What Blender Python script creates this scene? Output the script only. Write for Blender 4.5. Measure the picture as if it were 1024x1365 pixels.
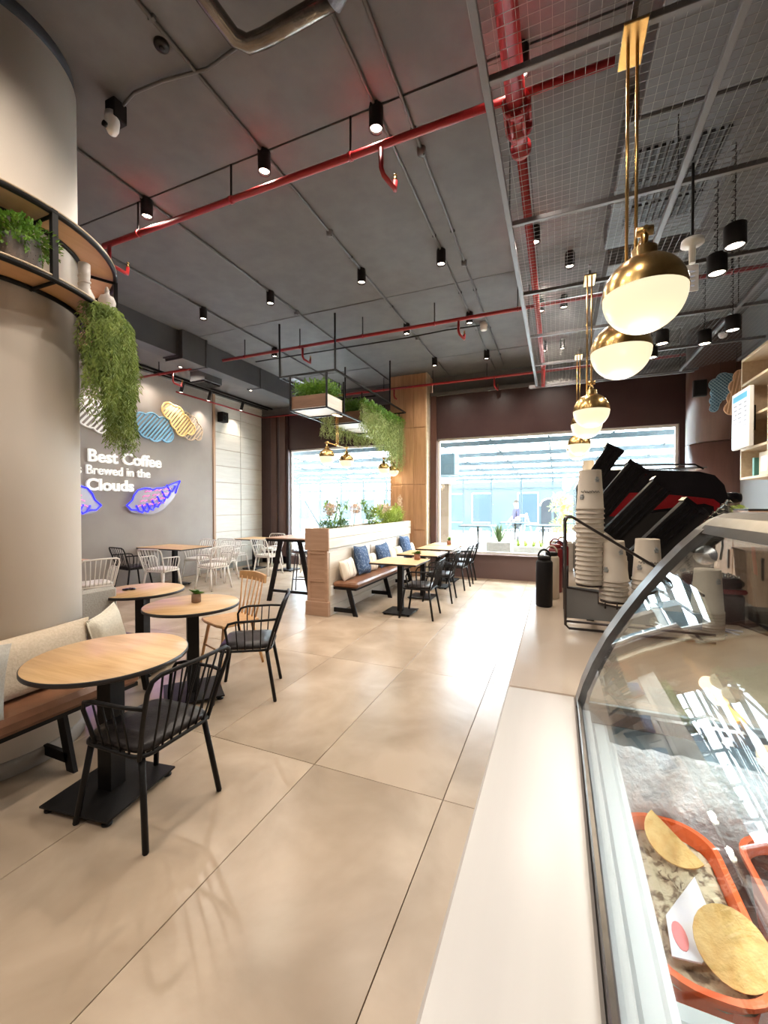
import bpy, math, random
from mathutils import Vector, Matrix
random.seed(7)
R = math.radians
scene = bpy.context.scene
col = scene.collection
for o in list(bpy.data.objects): bpy.data.objects.remove(o, do_unlink=True)

# ---------------------------------------------------------------- camera, sky, exposure
cam_d = bpy.data.cameras.new('camera'); cam = bpy.data.objects.new('camera', cam_d); col.objects.link(cam)
cam_d.sensor_fit = 'HORIZONTAL'; cam_d.sensor_width = 36; cam_d.lens = 554 / 1024 * 36; cam_d.clip_start = 0.02
cam.location = (0, 0, 1.57); cam.rotation_euler = (R(90 - .861), R(.05), R(22.63))
scene.camera = cam
w = bpy.data.worlds.new('sky'); scene.world = w; w.use_nodes = True
wn = w.node_tree.nodes; bg = wn['Background']; bg.inputs['Color'].default_value = (.86, .94, 1, 1); bg.inputs['Strength'].default_value = 16.0
sun_d = bpy.data.lights.new('sun', 'SUN'); sun_d.energy = 3; sun_d.angle = R(4); sun_d.color = (1, .97, .92)
sun = bpy.data.objects.new('sun', sun_d); col.objects.link(sun); sun.rotation_euler = (R(-28), R(20), 0)
scene.view_settings.view_transform = 'Standard'; scene.view_settings.look = 'None'
scene.view_settings.exposure = 0.42; scene.view_settings.gamma = 1
scene.view_settings.use_curve_mapping = False

SPOT_W = 38; GLOBE_E = .72

# ---------------------------------------------------------------- materials
MT = {}
def mat(name, c, c2=None, rough=.5, metal=0, scale=8, stretch=(1, 1, 1), bump=0, emit=0, ecol=None, spec=.5, detail=4, thr=(.35, .65), coat=0, obj_rand=0, alpha=None, world=False, distort=0):
    if name in MT: return MT[name]
    m = bpy.data.materials.new(name); m.use_nodes = True; n = m.node_tree.nodes; l = m.node_tree.links
    b = n['Principled BSDF']
    b.inputs['Base Color'].default_value = (*c, 1); b.inputs['Roughness'].default_value = rough
    b.inputs['Metallic'].default_value = metal; b.inputs['Specular IOR Level'].default_value = spec
    if coat: b.inputs['Coat Weight'].default_value = coat; b.inputs['Coat Roughness'].default_value = .1
    if alpha is not None: b.inputs['Alpha'].default_value = alpha
    if emit:
        b.inputs['Emission Color'].default_value = (*(ecol or c), 1); b.inputs['Emission Strength'].default_value = emit
    if c2 is not None or bump:
        if world: vec = n.new('ShaderNodeNewGeometry').outputs['Position']
        else: vec = n.new('ShaderNodeTexCoord').outputs['Object']
        mp = n.new('ShaderNodeMapping'); mp.inputs['Scale'].default_value = stretch
        l.new(vec, mp.inputs['Vector'])
        if obj_rand:
            oi = n.new('ShaderNodeObjectInfo'); cmb = n.new('ShaderNodeVectorMath'); cmb.operation = 'SCALE'
            cx = n.new('ShaderNodeCombineXYZ'); l.new(oi.outputs['Random'], cx.inputs[0]); l.new(oi.outputs['Random'], cx.inputs[1])
            cmb.inputs['Scale'].default_value = 37; l.new(cx.outputs[0], cmb.inputs[0]); l.new(cmb.outputs[0], mp.inputs['Location'])
        nz = n.new('ShaderNodeTexNoise'); nz.inputs['Scale'].default_value = scale; nz.inputs['Detail'].default_value = detail
        nz.inputs['Distortion'].default_value = distort
        l.new(mp.outputs[0], nz.inputs['Vector'])
    if c2 is not None:
        rp = n.new('ShaderNodeValToRGB'); e = rp.color_ramp.elements
        e[0].position = thr[0]; e[1].position = thr[1]; e[0].color = (*c, 1); e[1].color = (*c2, 1)
        l.new(nz.outputs['Fac'], rp.inputs[0]); last = rp.outputs[0]
        if obj_rand:
            hs = n.new('ShaderNodeHueSaturation'); mr = n.new('ShaderNodeMapRange'); mr.inputs[3].default_value = 1 - obj_rand; mr.inputs[4].default_value = 1 + obj_rand
            l.new(oi.outputs['Random'], mr.inputs[0]); l.new(mr.outputs[0], hs.inputs['Value']); l.new(last, hs.inputs['Color']); last = hs.outputs[0]
        l.new(last, b.inputs['Base Color'])
    if bump:
        bp = n.new('ShaderNodeBump'); bp.inputs['Strength'].default_value = bump; bp.inputs['Distance'].default_value = .01
        l.new(nz.outputs['Fac'], bp.inputs['Height']); l.new(bp.outputs[0], b.inputs['Normal'])
    MT[name] = m; return m
def glass(name, tint=(.95, .98, .98), refl=1.0, rough=.01):
    m = bpy.data.materials.new(name); m.use_nodes = True; n = m.node_tree.nodes; l = m.node_tree.links
    n.remove(n['Principled BSDF']); out = n['Material Output']
    t = n.new('ShaderNodeBsdfTransparent'); t.inputs[0].default_value = (*tint, 1)
    g = n.new('ShaderNodeBsdfGlossy'); g.inputs['Roughness'].default_value = rough
    f = n.new('ShaderNodeFresnel'); ge = n.new('ShaderNodeNewGeometry'); mi = n.new('ShaderNodeMapRange'); mi.inputs[3].default_value = 1.5; mi.inputs[4].default_value = 1 / 1.5; l.new(ge.outputs['Backfacing'], mi.inputs[0]); l.new(mi.outputs[0], f.inputs[0])
    k = n.new('ShaderNodeMath'); k.operation = 'MULTIPLY'; k.inputs[1].default_value = refl; l.new(f.outputs[0], k.inputs[0])
    x = n.new('ShaderNodeMixShader'); l.new(k.outputs[0], x.inputs[0]); l.new(t.outputs[0], x.inputs[1]); l.new(g.outputs[0], x.inputs[2]); l.new(x.outputs[0], out.inputs[0])
    MT[name] = m; return m
def wood(name, c, c2, axis=0, rough=.45, s=1.0, **k):
    st = [9, 9, 9]; st[axis] = .9
    return mat(name, c, c2, rough=rough, scale=2.2 * s, stretch=tuple(st), detail=6, thr=(.3, .7), distort=.6, **k)

M_floor = mat('floor_tile', (.33, .25, .175), (.52, .41, .305), rough=.27, scale=1.7, detail=9, thr=(.30, .64), obj_rand=.05, distort=.4, spec=.45)
M_grout = mat('grout', (.16, .13, .11), rough=.8)
M_ceil = mat('ceiling_paint', (.105, .103, .103), (.124, .121, .120), rough=.7, scale=5, bump=.25, obj_rand=.04, world=True)
M_ceil_joint = mat('ceiling_joint', (.035, .033, .033), rough=.8)
M_soffit = mat('soffit_paint', (.12, .115, .115), (.14, .135, .133), rough=.7, scale=3)
M_duct = mat('duct_paint', (.062, .062, .068), (.075, .075, .080), rough=.5, scale=3)
M_taupe = mat('taupe_plaster', (.32, .28, .255), (.365, .325, .295), rough=.75, scale=1.5, bump=.08)
M_column = mat('column_plaster', (.60, .53, .455), (.68, .61, .53), rough=.7, scale=1.2, stretch=(1, 1, .5), bump=.06, detail=5)
M_navy = mat('dark_band', (.045, .05, .065), rough=.6)
M_whitewood = wood('white_wood', (.58, .55, .49), (.66, .63, .565), axis=1, rough=.5)
M_trimwood = mat('trim_wood', (.42, .26, .16), rough=.5)
M_brown = mat('brown_cladding', (.045, .022, .022), (.052, .027, .026), rough=.32, scale=3)
M_brown2 = wood('brown_veneer', (.075, .035, .027), (.095, .045, .034), axis=2, rough=.3)
M_sill = mat('sill_brown', (.14, .09, .085), rough=.4)
M_pillar = wood('pillar_wood', (.36, .19, .095), (.50, .29, .155), axis=2, rough=.45)
M_black = mat('black_metal', (.010, .0095, .010), rough=.45, spec=.2)
M_black2 = mat('black_matte', (.012, .011, .012), rough=.55, spec=.25)
M_leather = mat('black_leather', (.018, .015, .016), (.025, .021, .021), rough=.38, spec=.35, scale=60, bump=.1)
M_brleather = mat('brown_leather', (.17, .075, .038), (.23, .105, .055), rough=.33, scale=9, bump=.08)
M_pinklit = mat('pink_lit_leather', (.10, .045, .055), rough=.4)  # pink neon glow on the seat put into the leather colour
M_oak = wood('oak_top', (.52, .31, .14), (.68, .45, .23), axis=0, rough=.42, s=1.3)
M_oak2 = wood('beech', (.56, .31, .13), (.66, .39, .18), axis=2, rough=.4)
M_edge = mat('black_edge', (.02, .018, .02), rough=.4)
M_white = mat('white_metal', (.78, .74, .68), rough=.4)
M_whitepaint = mat('white_paint', (.8, .8, .78), rough=.5)
M_red = mat('red_pipe', (.30, .014, .018), (.34, .018, .02), rough=.36, scale=10)
M_grey = mat('grey_conduit', (.10, .10, .10), rough=.5, metal=.2)
M_frame = mat('mesh_frame', (.14, .135, .14), rough=.45, metal=.4)
M_wire = mat('mesh_wire', (.26, .25, .24), rough=.4, metal=.5)
M_gold = mat('brass', (.62, .40, .15), (.70, .46, .18), rough=.24, metal=1, scale=30, stretch=(1, 1, .1))
M_globe = mat('lit_globe', (.35, .32, .22), rough=.3, emit=GLOBE_E, ecol=(1, .90, .60))
M_lens = mat('lit_lens', (1, .9, .8), rough=.3, emit=14, ecol=(1, .82, .66))
M_counter = mat('counter_white', (.58, .55, .52), (.62, .59, .555), rough=.22, scale=1, stretch=(14, 1, 1), spec=.5)
M_counter2 = mat('counter_beige', (.50, .41, .33), (.55, .455, .37), rough=.22, scale=3)
M_alu = mat('aluminium', (.17, .158, .148), (.20, .188, .178), rough=.28, metal=.9, scale=50)
M_steel = mat('steel', (.55, .55, .54), (.62, .62, .61), rough=.25, metal=1, scale=40, stretch=(1, .1, 1))
M_case = mat('case_grey', (.50, .56, .58), rough=.3)
M_frost = mat('frost', (.80, .86, .90), (.92, .95, .97), rough=.8, scale=90, bump=.5)
M_ice = mat('gelato_vanilla', (.60, .52, .36), (.14, .09, .05), rough=.6, scale=55, bump=.8, thr=(.50, .62), detail=6)
M_choc = mat('gelato_dark', (.035, .015, .012), (.07, .03, .02), rough=.25, scale=30, bump=.8)
M_tub = mat('orange_plastic', (.80, .13, .03), rough=.35)
M_wafer = mat('wafer', (.72, .44, .14), (.80, .56, .22), rough=.7, scale=70, bump=.4)
M_paper = mat('paper_white', (.78, .78, .80), rough=.7)
M_cup = mat('paper_cup', (.68, .60, .50), rough=.6)
M_cupgrey = mat('cup_print_grey', (.40, .42, .42), rough=.6)
M_ink = mat('ink', (.03, .03, .03), rough=.6)
M_plate = mat('rack_plate', (.22, .22, .22), rough=.5)
M_wire2 = mat('dark_wire', (.06, .05, .048), rough=.4, metal=.5)
M_machine = mat('machine_black', (.006, .005, .007), rough=.22, spec=.35)
M_mred = mat('machine_red', (.17, .005, .008), rough=.2)
M_clear = glass('clear_plastic', (.90, .91, .92), 1.6, .08)
M_glass = glass('window_glass', (.97, .99, .99), .8)
M_caseglass = glass('case_glass', (.955, .98, .98), 1.0)
M_roofglass = glass('roof_glass', (.96, .98, 1), .5)
M_leaf = mat('leaf_green', (.09, .23, .03), (.25, .44, .06), rough=.5, scale=14)
M_leafd = mat('leaf_dark', (.05, .14, .02), (.14, .28, .045), rough=.5, scale=14)
M_fern = mat('fern_green', (.12, .19, .03), (.26, .34, .07), rough=.6, scale=9)
M_fernp = mat('fern_pale', (.22, .30, .09), (.40, .47, .18), rough=.6, scale=9)
M_lime = mat('leaf_lime', (.30, .42, .06), (.52, .60, .14), rough=.6, scale=9)
M_blossom = mat('dried_blossom', (.66, .50, .38), (.80, .68, .56), rough=.8, scale=20)
M_soil = mat('soil', (.05, .03, .02), rough=.9)
M_potterra = mat('terracotta', (.30, .13, .08), rough=.7)
M_potgrey = mat('grey_ceramic', (.20, .19, .20), (.28, .27, .28), rough=.3, scale=6)
M_concrete = mat('concrete_box', (.50, .49, .45), (.58, .56, .52), rough=.8, scale=20)
M_linen = mat('linen', (.50, .41, .30), (.57, .47, .35), rough=.9, scale=70, bump=.3)
M_linen2 = mat('linen_pale', (.55, .50, .40), (.62, .57, .46), rough=.9, scale=70, bump=.3)
M_linen3 = mat('linen_grey', (.36, .34, .30), (.42, .40, .35), rough=.9, scale=70, bump=.3)
M_blue = mat('blue_fabric', (.035, .075, .16), (.16, .22, .33), rough=.9, scale=38, bump=.3, thr=(.5, .62))
M_cream = mat('cream_fabric', (.74, .67, .56), (.40, .31, .25), rough=.9, scale=4, stretch=(9, .5, .5), thr=(.55, .66))
M_benchwood = wood('washed_wood', (.60, .53, .44), (.70, .63, .54), axis=1, rough=.5)
M_endwood = wood('brown_end_wood', (.38, .23, .15), (.48, .31, .21), axis=0, rough=.5)
M_shelfwood = wood('shelf_wood', (.58, .33, .16), (.66, .40, .21), axis=1, rough=.5)
M_paleoak = wood('pale_oak', (.52, .40, .27), (.62, .50, .35), axis=1, rough=.5)
M_ceramic = mat('white_ceramic', (.62, .58, .55), rough=.35)
M_letter = mat('white_letter', (.86, .85, .82), rough=.4, emit=.25, ecol=(1, .98, .95))
M_cblue = mat('cloud_blue', (.20, .42, .60), rough=.5)
M_cwhite = mat('cloud_white', (.85, .85, .83), rough=.5)
M_cyel = mat('cloud_yellow', (.85, .60, .26), rough=.5)
M_ctan = mat('cloud_tan', (.62, .47, .33), rough=.5)
M_nblue = mat('neon_blue', (.02, .02, .6), rough=.4, emit=1.3, ecol=(.02, .02, 1))
M_npink = mat('neon_pink', (.5, .1, .25), rough=.4, emit=.9, ecol=(1, .22, .5))
M_acrylic = mat('acrylic', (.62, .60, .66), rough=.2, alpha=.45)
M_screen = mat('lit_screen', (.2, .2, .2), rough=.3, emit=.72, ecol=(.93, .97, 1))
M_sblue = mat('screen_blue', (.05, .2, .3), rough=.3, emit=.45, ecol=(.25, .65, .85))
M_sgrey = mat('screen_text', (.1, .1, .1), rough=.3, emit=.35, ecol=(.5, .5, .55))
M_stone = mat('courtyard_stone', (.60, .60, .58), (.66, .66, .64), rough=.8, scale=2)
M_pbeam = mat('pergola_beam', (.040, .058, .064), rough=.5)
M_facade = mat('facade_blue', (.036, .064, .073), (.046, .078, .087), rough=.6, scale=1)
M_facglass = mat('facade_glass', (.028, .05, .065), rough=.3)
M_facdark = mat('facade_dark', (.008, .011, .016), rough=.4)
M_tan = mat('tan_render', (.13, .085, .05), rough=.8)
M_skin = mat('skin', (.5, .3, .22), rough=.6)
M_shirt = mat('violet_shirt', (.035, .032, .065), rough=.8)
M_hair = mat('hair', (.04, .03, .02), rough=.7)
M_bag = mat('bag_green', (.10, .16, .12), (.4, .42, .36), rough=.5, scale=12)
M_book = mat('book_teal', (.10, .30, .26), rough=.5)
M_bred = mat('bottle_red', (.20, .015, .02), rough=.35)
M_bnavy = mat('bottle_navy', (.03, .035, .08), rough=.35)
M_bcream = mat('bottle_cream', (.62, .54, .45), rough=.4)
M_orange = mat('orange_handle', (.95, .42, .06), rough=.4)

# ---------------------------------------------------------------- mesh builder
class MB:
    def __init__(s): s.v = []; s.f = []; s.sm = []; s.mi = []; s.m = 0
    def add(s, vs, fs, smooth=False):
        k = len(s.v); s.v += [tuple(v) for v in vs]
        for f in fs: s.f.append(tuple(i + k for i in f)); s.sm.append(smooth); s.mi.append(s.m)
        return s
    def box(s, x0, x1, y0, y1, z0, z1, b=0):
        if b <= 0 or min(x1 - x0, y1 - y0, z1 - z0) <= 2.2 * b:
            v = [(x, y, z) for z in (z0, z1) for y in (y0, y1) for x in (x0, x1)]
            return s.add(v, [(0, 2, 3, 1), (4, 5, 7, 6), (0, 1, 5, 4), (2, 6, 7, 3), (0, 4, 6, 2), (1, 3, 7, 5)])
        def ring(z, i): return [(x0 + i, y0 + b, z), (x0 + b, y0 + i, z), (x1 - b, y0 + i, z), (x1 - i, y0 + b, z), (x1 - i, y1 - b, z), (x1 - b, y1 - i, z), (x0 + b, y1 - i, z), (x0 + i, y1 - b, z)]
        def inner(z): return [(x0 + b, y0 + 1.4 * b, z), (x0 + 1.4 * b, y0 + b, z), (x1 - 1.4 * b, y0 + b, z), (x1 - b, y0 + 1.4 * b, z), (x1 - b, y1 - 1.4 * b, z), (x1 - 1.4 * b, y1 - b, z), (x0 + 1.4 * b, y1 - b, z), (x0 + b, y1 - 1.4 * b, z)]
        rs = [inner(z0), ring(z0 + b, 0), ring(z1 - b, 0), inner(z1)]
        return s.loft(rs, caps=True)
    def obox(s, c, ax, ay, az):
        """box with half axes"""
        c = Vector(c); ax = Vector(ax); ay = Vector(ay); az = Vector(az)
        v = [c + ax * i + ay * j + az * k for k in (-1, 1) for j in (-1, 1) for i in (-1, 1)]
        return s.add(v, [(0, 2, 3, 1), (4, 5, 7, 6), (0, 1, 5, 4), (2, 6, 7, 3), (0, 4, 6, 2), (1, 3, 7, 5)])
    def loft(s, rings, caps=False, closed=True, smooth=False):
        n = len(rings[0]); v = [p for r in rings for p in r]; f = []
        for i in range(len(rings) - 1):
            for j in range(n if closed else n - 1):
                a = i * n + j; b = i * n + (j + 1) % n; f.append((a, b, b + n, a + n))
        s.add(v, f, smooth)
        if caps:
            k = len(s.v) - len(v)
            s.f.append(tuple(k + i for i in reversed(range(n)))); s.sm.append(False); s.mi.append(s.m)
            s.f.append(tuple(k + (len(rings) - 1) * n + i for i in range(n))); s.sm.append(False); s.mi.append(s.m)
        return s
    def tube(s, path, r, n=8, closed=False, caps=True):
        P = [Vector(p) for p in path]; N = len(P); rings = []; up = None
        for i in range(N):
            if closed: t = (P[(i + 1) % N] - P[i - 1])
            else: t = P[min(i + 1, N - 1)] - P[max(i - 1, 0)]
            if t.length < 1e-9: t = Vector((0, 0, 1))
            t.normalize()
            if up is None: up = t.orthogonal().normalized()
            else:
                up = up - t * up.dot(t)
                up = up.normalized() if up.length > 1e-6 else t.orthogonal().normalized()
            bn = t.cross(up); rr = r[i] if isinstance(r, (list, tuple)) else r
            rings.append([P[i] + (up * math.cos(2 * math.pi * k / n) + bn * math.sin(2 * math.pi * k / n)) * rr for k in range(n)])
        if closed: rings.append(rings[0])
        return s.loft(rings, caps=caps and not closed, smooth=True)
    def lathe(s, prof, c=(0, 0, 0), n=24, caps=True, axis='z'):
        rings = []
        for r, z in prof:
            rg = []
            for k in range(n):
                a = 2 * math.pi * k / n; p = (r * math.cos(a), r * math.sin(a), z)
                if axis == 'y': p = (p[0], p[2], p[1])
                if axis == 'x': p = (p[2], p[0], p[1])
                rg.append((c[0] + p[0], c[1] + p[1], c[2] + p[2]))
            rings.append(rg)
        return s.loft(rings, caps=caps, smooth=True)
    def cyl(s, x, y, z0, z1, r, n=20): return s.lathe([(r, z0), (r, z1)], (x, y, 0), n)
    def prism(s, poly, fn, h0, h1):
        """poly 2d -> fn(a,b,h)"""
        return s.loft([[fn(a, b, h) for a, b in poly] for h in (h0, h1)], caps=True)
    def build(s, name, m, parent=None, loc=None):
        me = bpy.data.meshes.new(name); me.from_pydata(s.v, [], s.f); me.polygons.foreach_set('use_smooth', s.sm)
        ms = m if isinstance(m, (list, tuple)) else [m]
        for x in ms: me.materials.append(x)
        if len(ms) > 1: me.polygons.foreach_set('material_index', s.mi)
        me.validate(); me.update()
        o = bpy.data.objects.new(name, me); col.objects.link(o)
        if parent: o.parent = parent
        if loc: o.location = loc
        return o
def tag(o, label=None, cat=None, group=None, kind=None):
    if label: o['label'] = label
    if cat: o['category'] = cat
    if group: o['group'] = group
    if kind: o['kind'] = kind
    return o
def thing(name, label, cat, loc=(0, 0, 0), rz=0, group=None):
    o = bpy.data.objects.new(name, None); col.objects.link(o); o.empty_display_size = .05
    o.location = loc; o.rotation_euler = (0, 0, rz); return tag(o, label, cat, group)
def struct(name, mb, m, parent=None, label=None):
    o = mb.build(name, m, parent)
    if not parent: o['kind'] = 'structure'
    if label: o['label'] = label
    return o
def dup(root, loc, rz=0, label=None, group=None):
    r = root.copy(); col.objects.link(r); r.location = loc; r.rotation_euler = (0, 0, rz)
    if label: r['label'] = label
    if group: r['group'] = group
    for ch in list(root.children):
        c = ch.copy(); col.objects.link(c); c.parent = r
        for g in list(ch.children):
            d = g.copy(); col.objects.link(d); d.parent = c
    return r
def B(x0, x1, y0, y1, z0, z1, b=0): return MB().box(x0, x1, y0, y1, z0, z1, b)
def arcpts(c, r, a0, a1, n, z): return [(c[0] + r * math.cos(a0 + (a1 - a0) * i / n), c[1] + r * math.sin(a0 + (a1 - a0) * i / n), z) for i in range(n + 1)]
rnd = random.uniform

# ================================================================= SETTING
CH = 4.5
fl = struct('floor', B(-7.9, 2.9, -3.2, 9.6, -.12, -.008), M_grout)
xs = [-7.62] + [-.555 + .8 * k for k in range(-8, 4)] + [2.6]
ys = [-3.0] + [2.146 + 1.6 * k for k in range(-3, 5)] + [9.45]
g_ = .0018
for i in range(len(xs) - 1):
    for j in range(len(ys) - 1):
        hx = (xs[i + 1] - xs[i]) / 2 - g_; hy = (ys[j + 1] - ys[j]) / 2 - g_
        B(-hx, hx, -hy, hy, -.008, 0, .0012).build('floor_tile', M_floor, fl, ((xs[i] + xs[i + 1]) / 2, (ys[j] + ys[j + 1]) / 2, 0))
cl = struct('ceiling', B(-7.9, 2.9, -3.2, 9.6, CH + .01, CH + .15), M_ceil_joint)
cx = [-5.85, -4.84, -3.63, -2.25, -1.24, -.23, 1.1, 2.6]; cyv = [-3.0, .21, 2.83, 5.45, 8.07, 9.3]
for i in range(len(cx) - 1):
    for j in range(len(cyv) - 1):
        B(cx[i] + .004, cx[i + 1] - .004, cyv[j] + .008, cyv[j + 1] - .008, CH - rnd(0, .006), CH + .02).build('ceiling_panel', M_ceil, cl)
# lowered soffit on the left
so = struct('ceiling_soffit', B(-7.7, -5.86, -3.1, 9.5, 4.25, 4.5), M_soffit)
struct('wall_left', B(-7.85, -7.62, -3.2, 7.64, 0, 4.5), M_taupe)
wl = struct('wall_left_panelled', B(-7.85, -7.64, 7.64, 9.6, 0, 4.5), M_trimwood)
pz = [.12] + [.12 + .405 * k for k in range(1, 11)] + [4.25]
for a, b_ in ((7.70, 8.56), (8.575, 9.43)):
    for k in range(len(pz) - 1):
        B(-7.64, -7.615 + rnd(-.001, .001), a, b_, pz[k] + .005, pz[k + 1] - .005, .003).build('wall_panel', M_whitewood, wl)
struct('trim_1', B(-7.64, -7.59, 7.62, 7.69, 0, 4.25, .004), M_trimwood)
struct('baseboard_left', B(-7.62, -7.60, -3, 7.62, 0, .10, .004), M_taupe)
struct('baseboard_left_panelled', B(-7.62, -7.60, 7.69, 9.43, 0, .12, .004), mat('baseboard_grey', (.22, .22, .20), rough=.5))
struct('wall_right', B(2.6, 2.8, -3.2, 9.6, 0, 4.5), mat('right_wall_grey', (.20, .21, .22), rough=.6))
struct('wall_front', B(-7.9, 2.9, -3.2, -3.0, 0, 4.5), M_taupe)
# back wall with two big windows
bw = struct('wall_back', B(-2.64, 2.8, 9.1, 9.32, 3.07, 4.02), M_brown)
B(-2.66, 2.6, 9.06, 9.1, 4.02, 4.10, .005).build('ledge_rail', M_frame, bw)
B(-2.66, 2.6, 9.3, 9.34, 4.0, 4.5).build('upper_strip', M_ceil, bw)
B(-2.64, 2.8, 9.1, 9.32, 0, .50).build('sill_wall', M_sill, bw)
B(2.05, 2.6, 9.1, 9.32, .5, 3.07).build('side_wall', M_brown, bw)
B(-2.64, 2.05, 9.02, 9.36, .50, .525, .006).build('sill_board', M_sill, bw)
bw2 = struct('wall_back_left', B(-7.7, -3.45, 9.45, 9.65, 3.08, 4.05), M_brown)
B(-7.62, -6.74, 9.40, 9.6, 0, 4.05).build('side_panel', M_brown, bw2)
B(-7.28, -7.08, 9.37, 9.40, .2, 4.0, .01).build('pale_strip', M_brown2, bw2)  # paler brown strip stands in for a column's reflection
B(-6.98, -6.78, 9.34, 9.40, .2, 4.0, .01).build('pale_strip', M_brown2, bw2)
B(-7.62, -3.45, 9.40, 9.62, 0, .22).build('sill_wall', M_sill, bw2)
B(-7.7, -2.5, 9.45, 9.7, 4.05, 4.5).build('upper_strip', M_ceil, bw2)
B(-7.62, -3.45, 9.41, 9.45, 4.05, 4.10).build('ledge_rail', M_frame, bw2)
# window frames and panes
def window(name, x0, x1, y, z0, z1, mull):
    wf = MB(); t = .045
    wf.box(x0, x1, y - .03, y + .03, z1 - t, z1); wf.box(x0, x1, y - .03, y + .03, z0, z0 + t)
    wf.box(x0, x0 + t, y - .03, y + .03, z0 + t, z1 - t); wf.box(x1 - t, x1, y - .03, y + .03, z0 + t, z1 - t)
    o = struct(name, wf, M_whitepaint)
    e = [x0 + t] + mull + [x1 - t]
    for i in range(len(e) - 1): B(e[i] + .004, e[i + 1] - .004, y - .005, y + .005, z0 + t, z1 - t).build('pane', M_glass, o)
    return o
window('window_1', -2.5, 2.05, 9.2, .525, 3.07, [-.98, .54])
window('window_2', -6.72, -3.5, 9.52, .22, 3.08, [-5.1])
struct('trim_2', B(-2.64, -2.5, 9.04, 9.3, .525, 4.02, .01), M_brown2)
struct('trim_3', B(-6.76, -6.70, 9.36, 9.6, .22, 3.1, .005), M_brown)
# wood pillar between windows
pl = struct('pillar', B(-3.52, -2.68, 8.84, 9.5, 0, 4.5), M_pillar)
for z0, z1 in ((0, 1.02), (1.03, 2.04), (2.05, 3.3), (3.31, 4.49)):
    for i in range(3):
        B(-3.52 + i * .28 + .001, -3.52 + (i + 1) * .28 - .001, 8.82, 8.84, z0, z1, .002).build('veneer_board', M_pillar, pl)
B(-2.68, -2.655, 8.82, 9.1, 0, 4.5).build('side_board', M_paleoak, pl)  # window light on this face put into a paler wood colour
# brown cylindrical column at right
rc = struct('column_right', MB().lathe([(.50, 0), (.50, 2.58)], (2.52, 8.52, 0), 48), M_brown2)
MB().lathe([(.50, 2.59), (.50, 4.5)], (2.52, 8.52, 0), 48).build('upper_cladding', M_brown2, rc)
# plaster column at left
CC = (-3.40, 1.48); CR = .50
pc = struct('column_left', MB().lathe([(CR, 0), (CR, 4.40)], (CC[0], CC[1], 0), 72), M_column)
MB().lathe([(CR - .01, 4.40), (CR - .01, 4.5)], (CC[0], CC[1], 0), 64).build('dark_collar', M_navy, pc)
MB().lathe([(CR, 0), (CR + .012, .005), (CR + .012, .09), (CR, .10)], (CC[0], CC[1], 0), 64).build('skirting', mat('skirting_grey', (.30, .27, .24), rough=.5), pc)

# ================================================================= CEILING SERVICES
def clamp_run(name, x, y0, y1, z, r, m, label, group=None, step=1.3):
    t = thing(name, label, 'conduit', (x, y0, z), 0, group)
    MB().tube([(0, 0, 0), (0, y1 - y0, 0)], r, 8).build('pipe', m, t)
    k = .4
    while k < y1 - y0:
        B(-r * 1.8, r * 1.8, k - .012, k + .012, -r * .8, r + .004, .002).build('clamp', m, t); k += step
    return t
for x, nm in ((-4.84, 'beside the hanging planter frame, nearest the duct'), (-3.63, 'passing over the hanging planter frame'), (-2.25, 'over the middle of the floor'), (-1.24, 'through the spotlights nearest the mesh'), (-1.04, 'without spotlights beside the mesh')):
    clamp_run('ceiling_conduit', x, -2.5, 8.9, CH - .02, .013, M_grey, 'thin grey conduit along the ceiling ' + nm)
for x, y in ((-3.63, 5.3), (-2.25, 6.9), (-2.25, 3.9), (-1.04, 3.3), (-1.04, 5.0)):
    t = thing('junction_box', 'small round grey junction box on the ceiling conduit at %s' % {(-3.63, 5.3): 'the hanging frame rods', (-2.25, 6.9): 'the far middle floor', (-2.25, 3.9): 'the middle floor', (-1.04, 3.3): 'the near red pipe', (-1.04, 5.0): 'the mesh edge'}[(x, y)], 'junction box', (x, y, CH - .055), 0, 'conduit junction boxes')
    MB().lathe([(.001, -.004), (.034, 0), (.036, .04), (.036, .05)], n=16).build('body', M_grey, t)
    MB().lathe([(.001, -.006), (.006, -.006), (.006, 0)], (.02, 0, 0), 8).build('screw', M_black, t)
t = thing('ceiling_outlet', 'round black capped outlet on the near ceiling', 'outlet', (-2.33, 1.93, CH - .03)); MB().lathe([(.001, 0), (.04, .004), (.045, .012), (.045, .03)], n=20).build('cap', M_black, t); MB().lathe([(.001, -.008), (.015, -.008), (.018, 0)], n=12).build('knob', M_black, t)
# wide duct along the soffit edge
du = thing('air_duct', 'dark grey rectangular air duct running along the left ceiling', 'duct', (-5.85, 2.0, 4.08))
yy = [-4.5, -2.4, -.3, 1.8, 3.1, 3.62, 5.2, 7.0]
for i in range(len(yy) - 1):
    dx = .10 if i == 4 else 0
    B(-.30, dx, yy[i] + .012, yy[i + 1] - .012, -.06 if i == 4 else 0, .42, .004).build('duct_section', M_duct, du)
    B(-.32, dx + .015, yy[i + 1] - .014, yy[i + 1] + .014, -.075 if i == 4 else -.015, .42).build('flange', M_duct, du)
ac = thing('ceiling_air_unit', 'dark square air outlet box hanging below the left duct', 'air outlet', (-6.35, 6.2, 3.93))
B(-.19, .19, -.22, .22, .03, .32, .006).build('casing', M_duct, ac)
gr = MB()
for i in range(9): gr.box(-.16, .16, -.19 + i * .045, -.165 + i * .045, 0, .03)
gr.build('grille', M_black2, ac)
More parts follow.
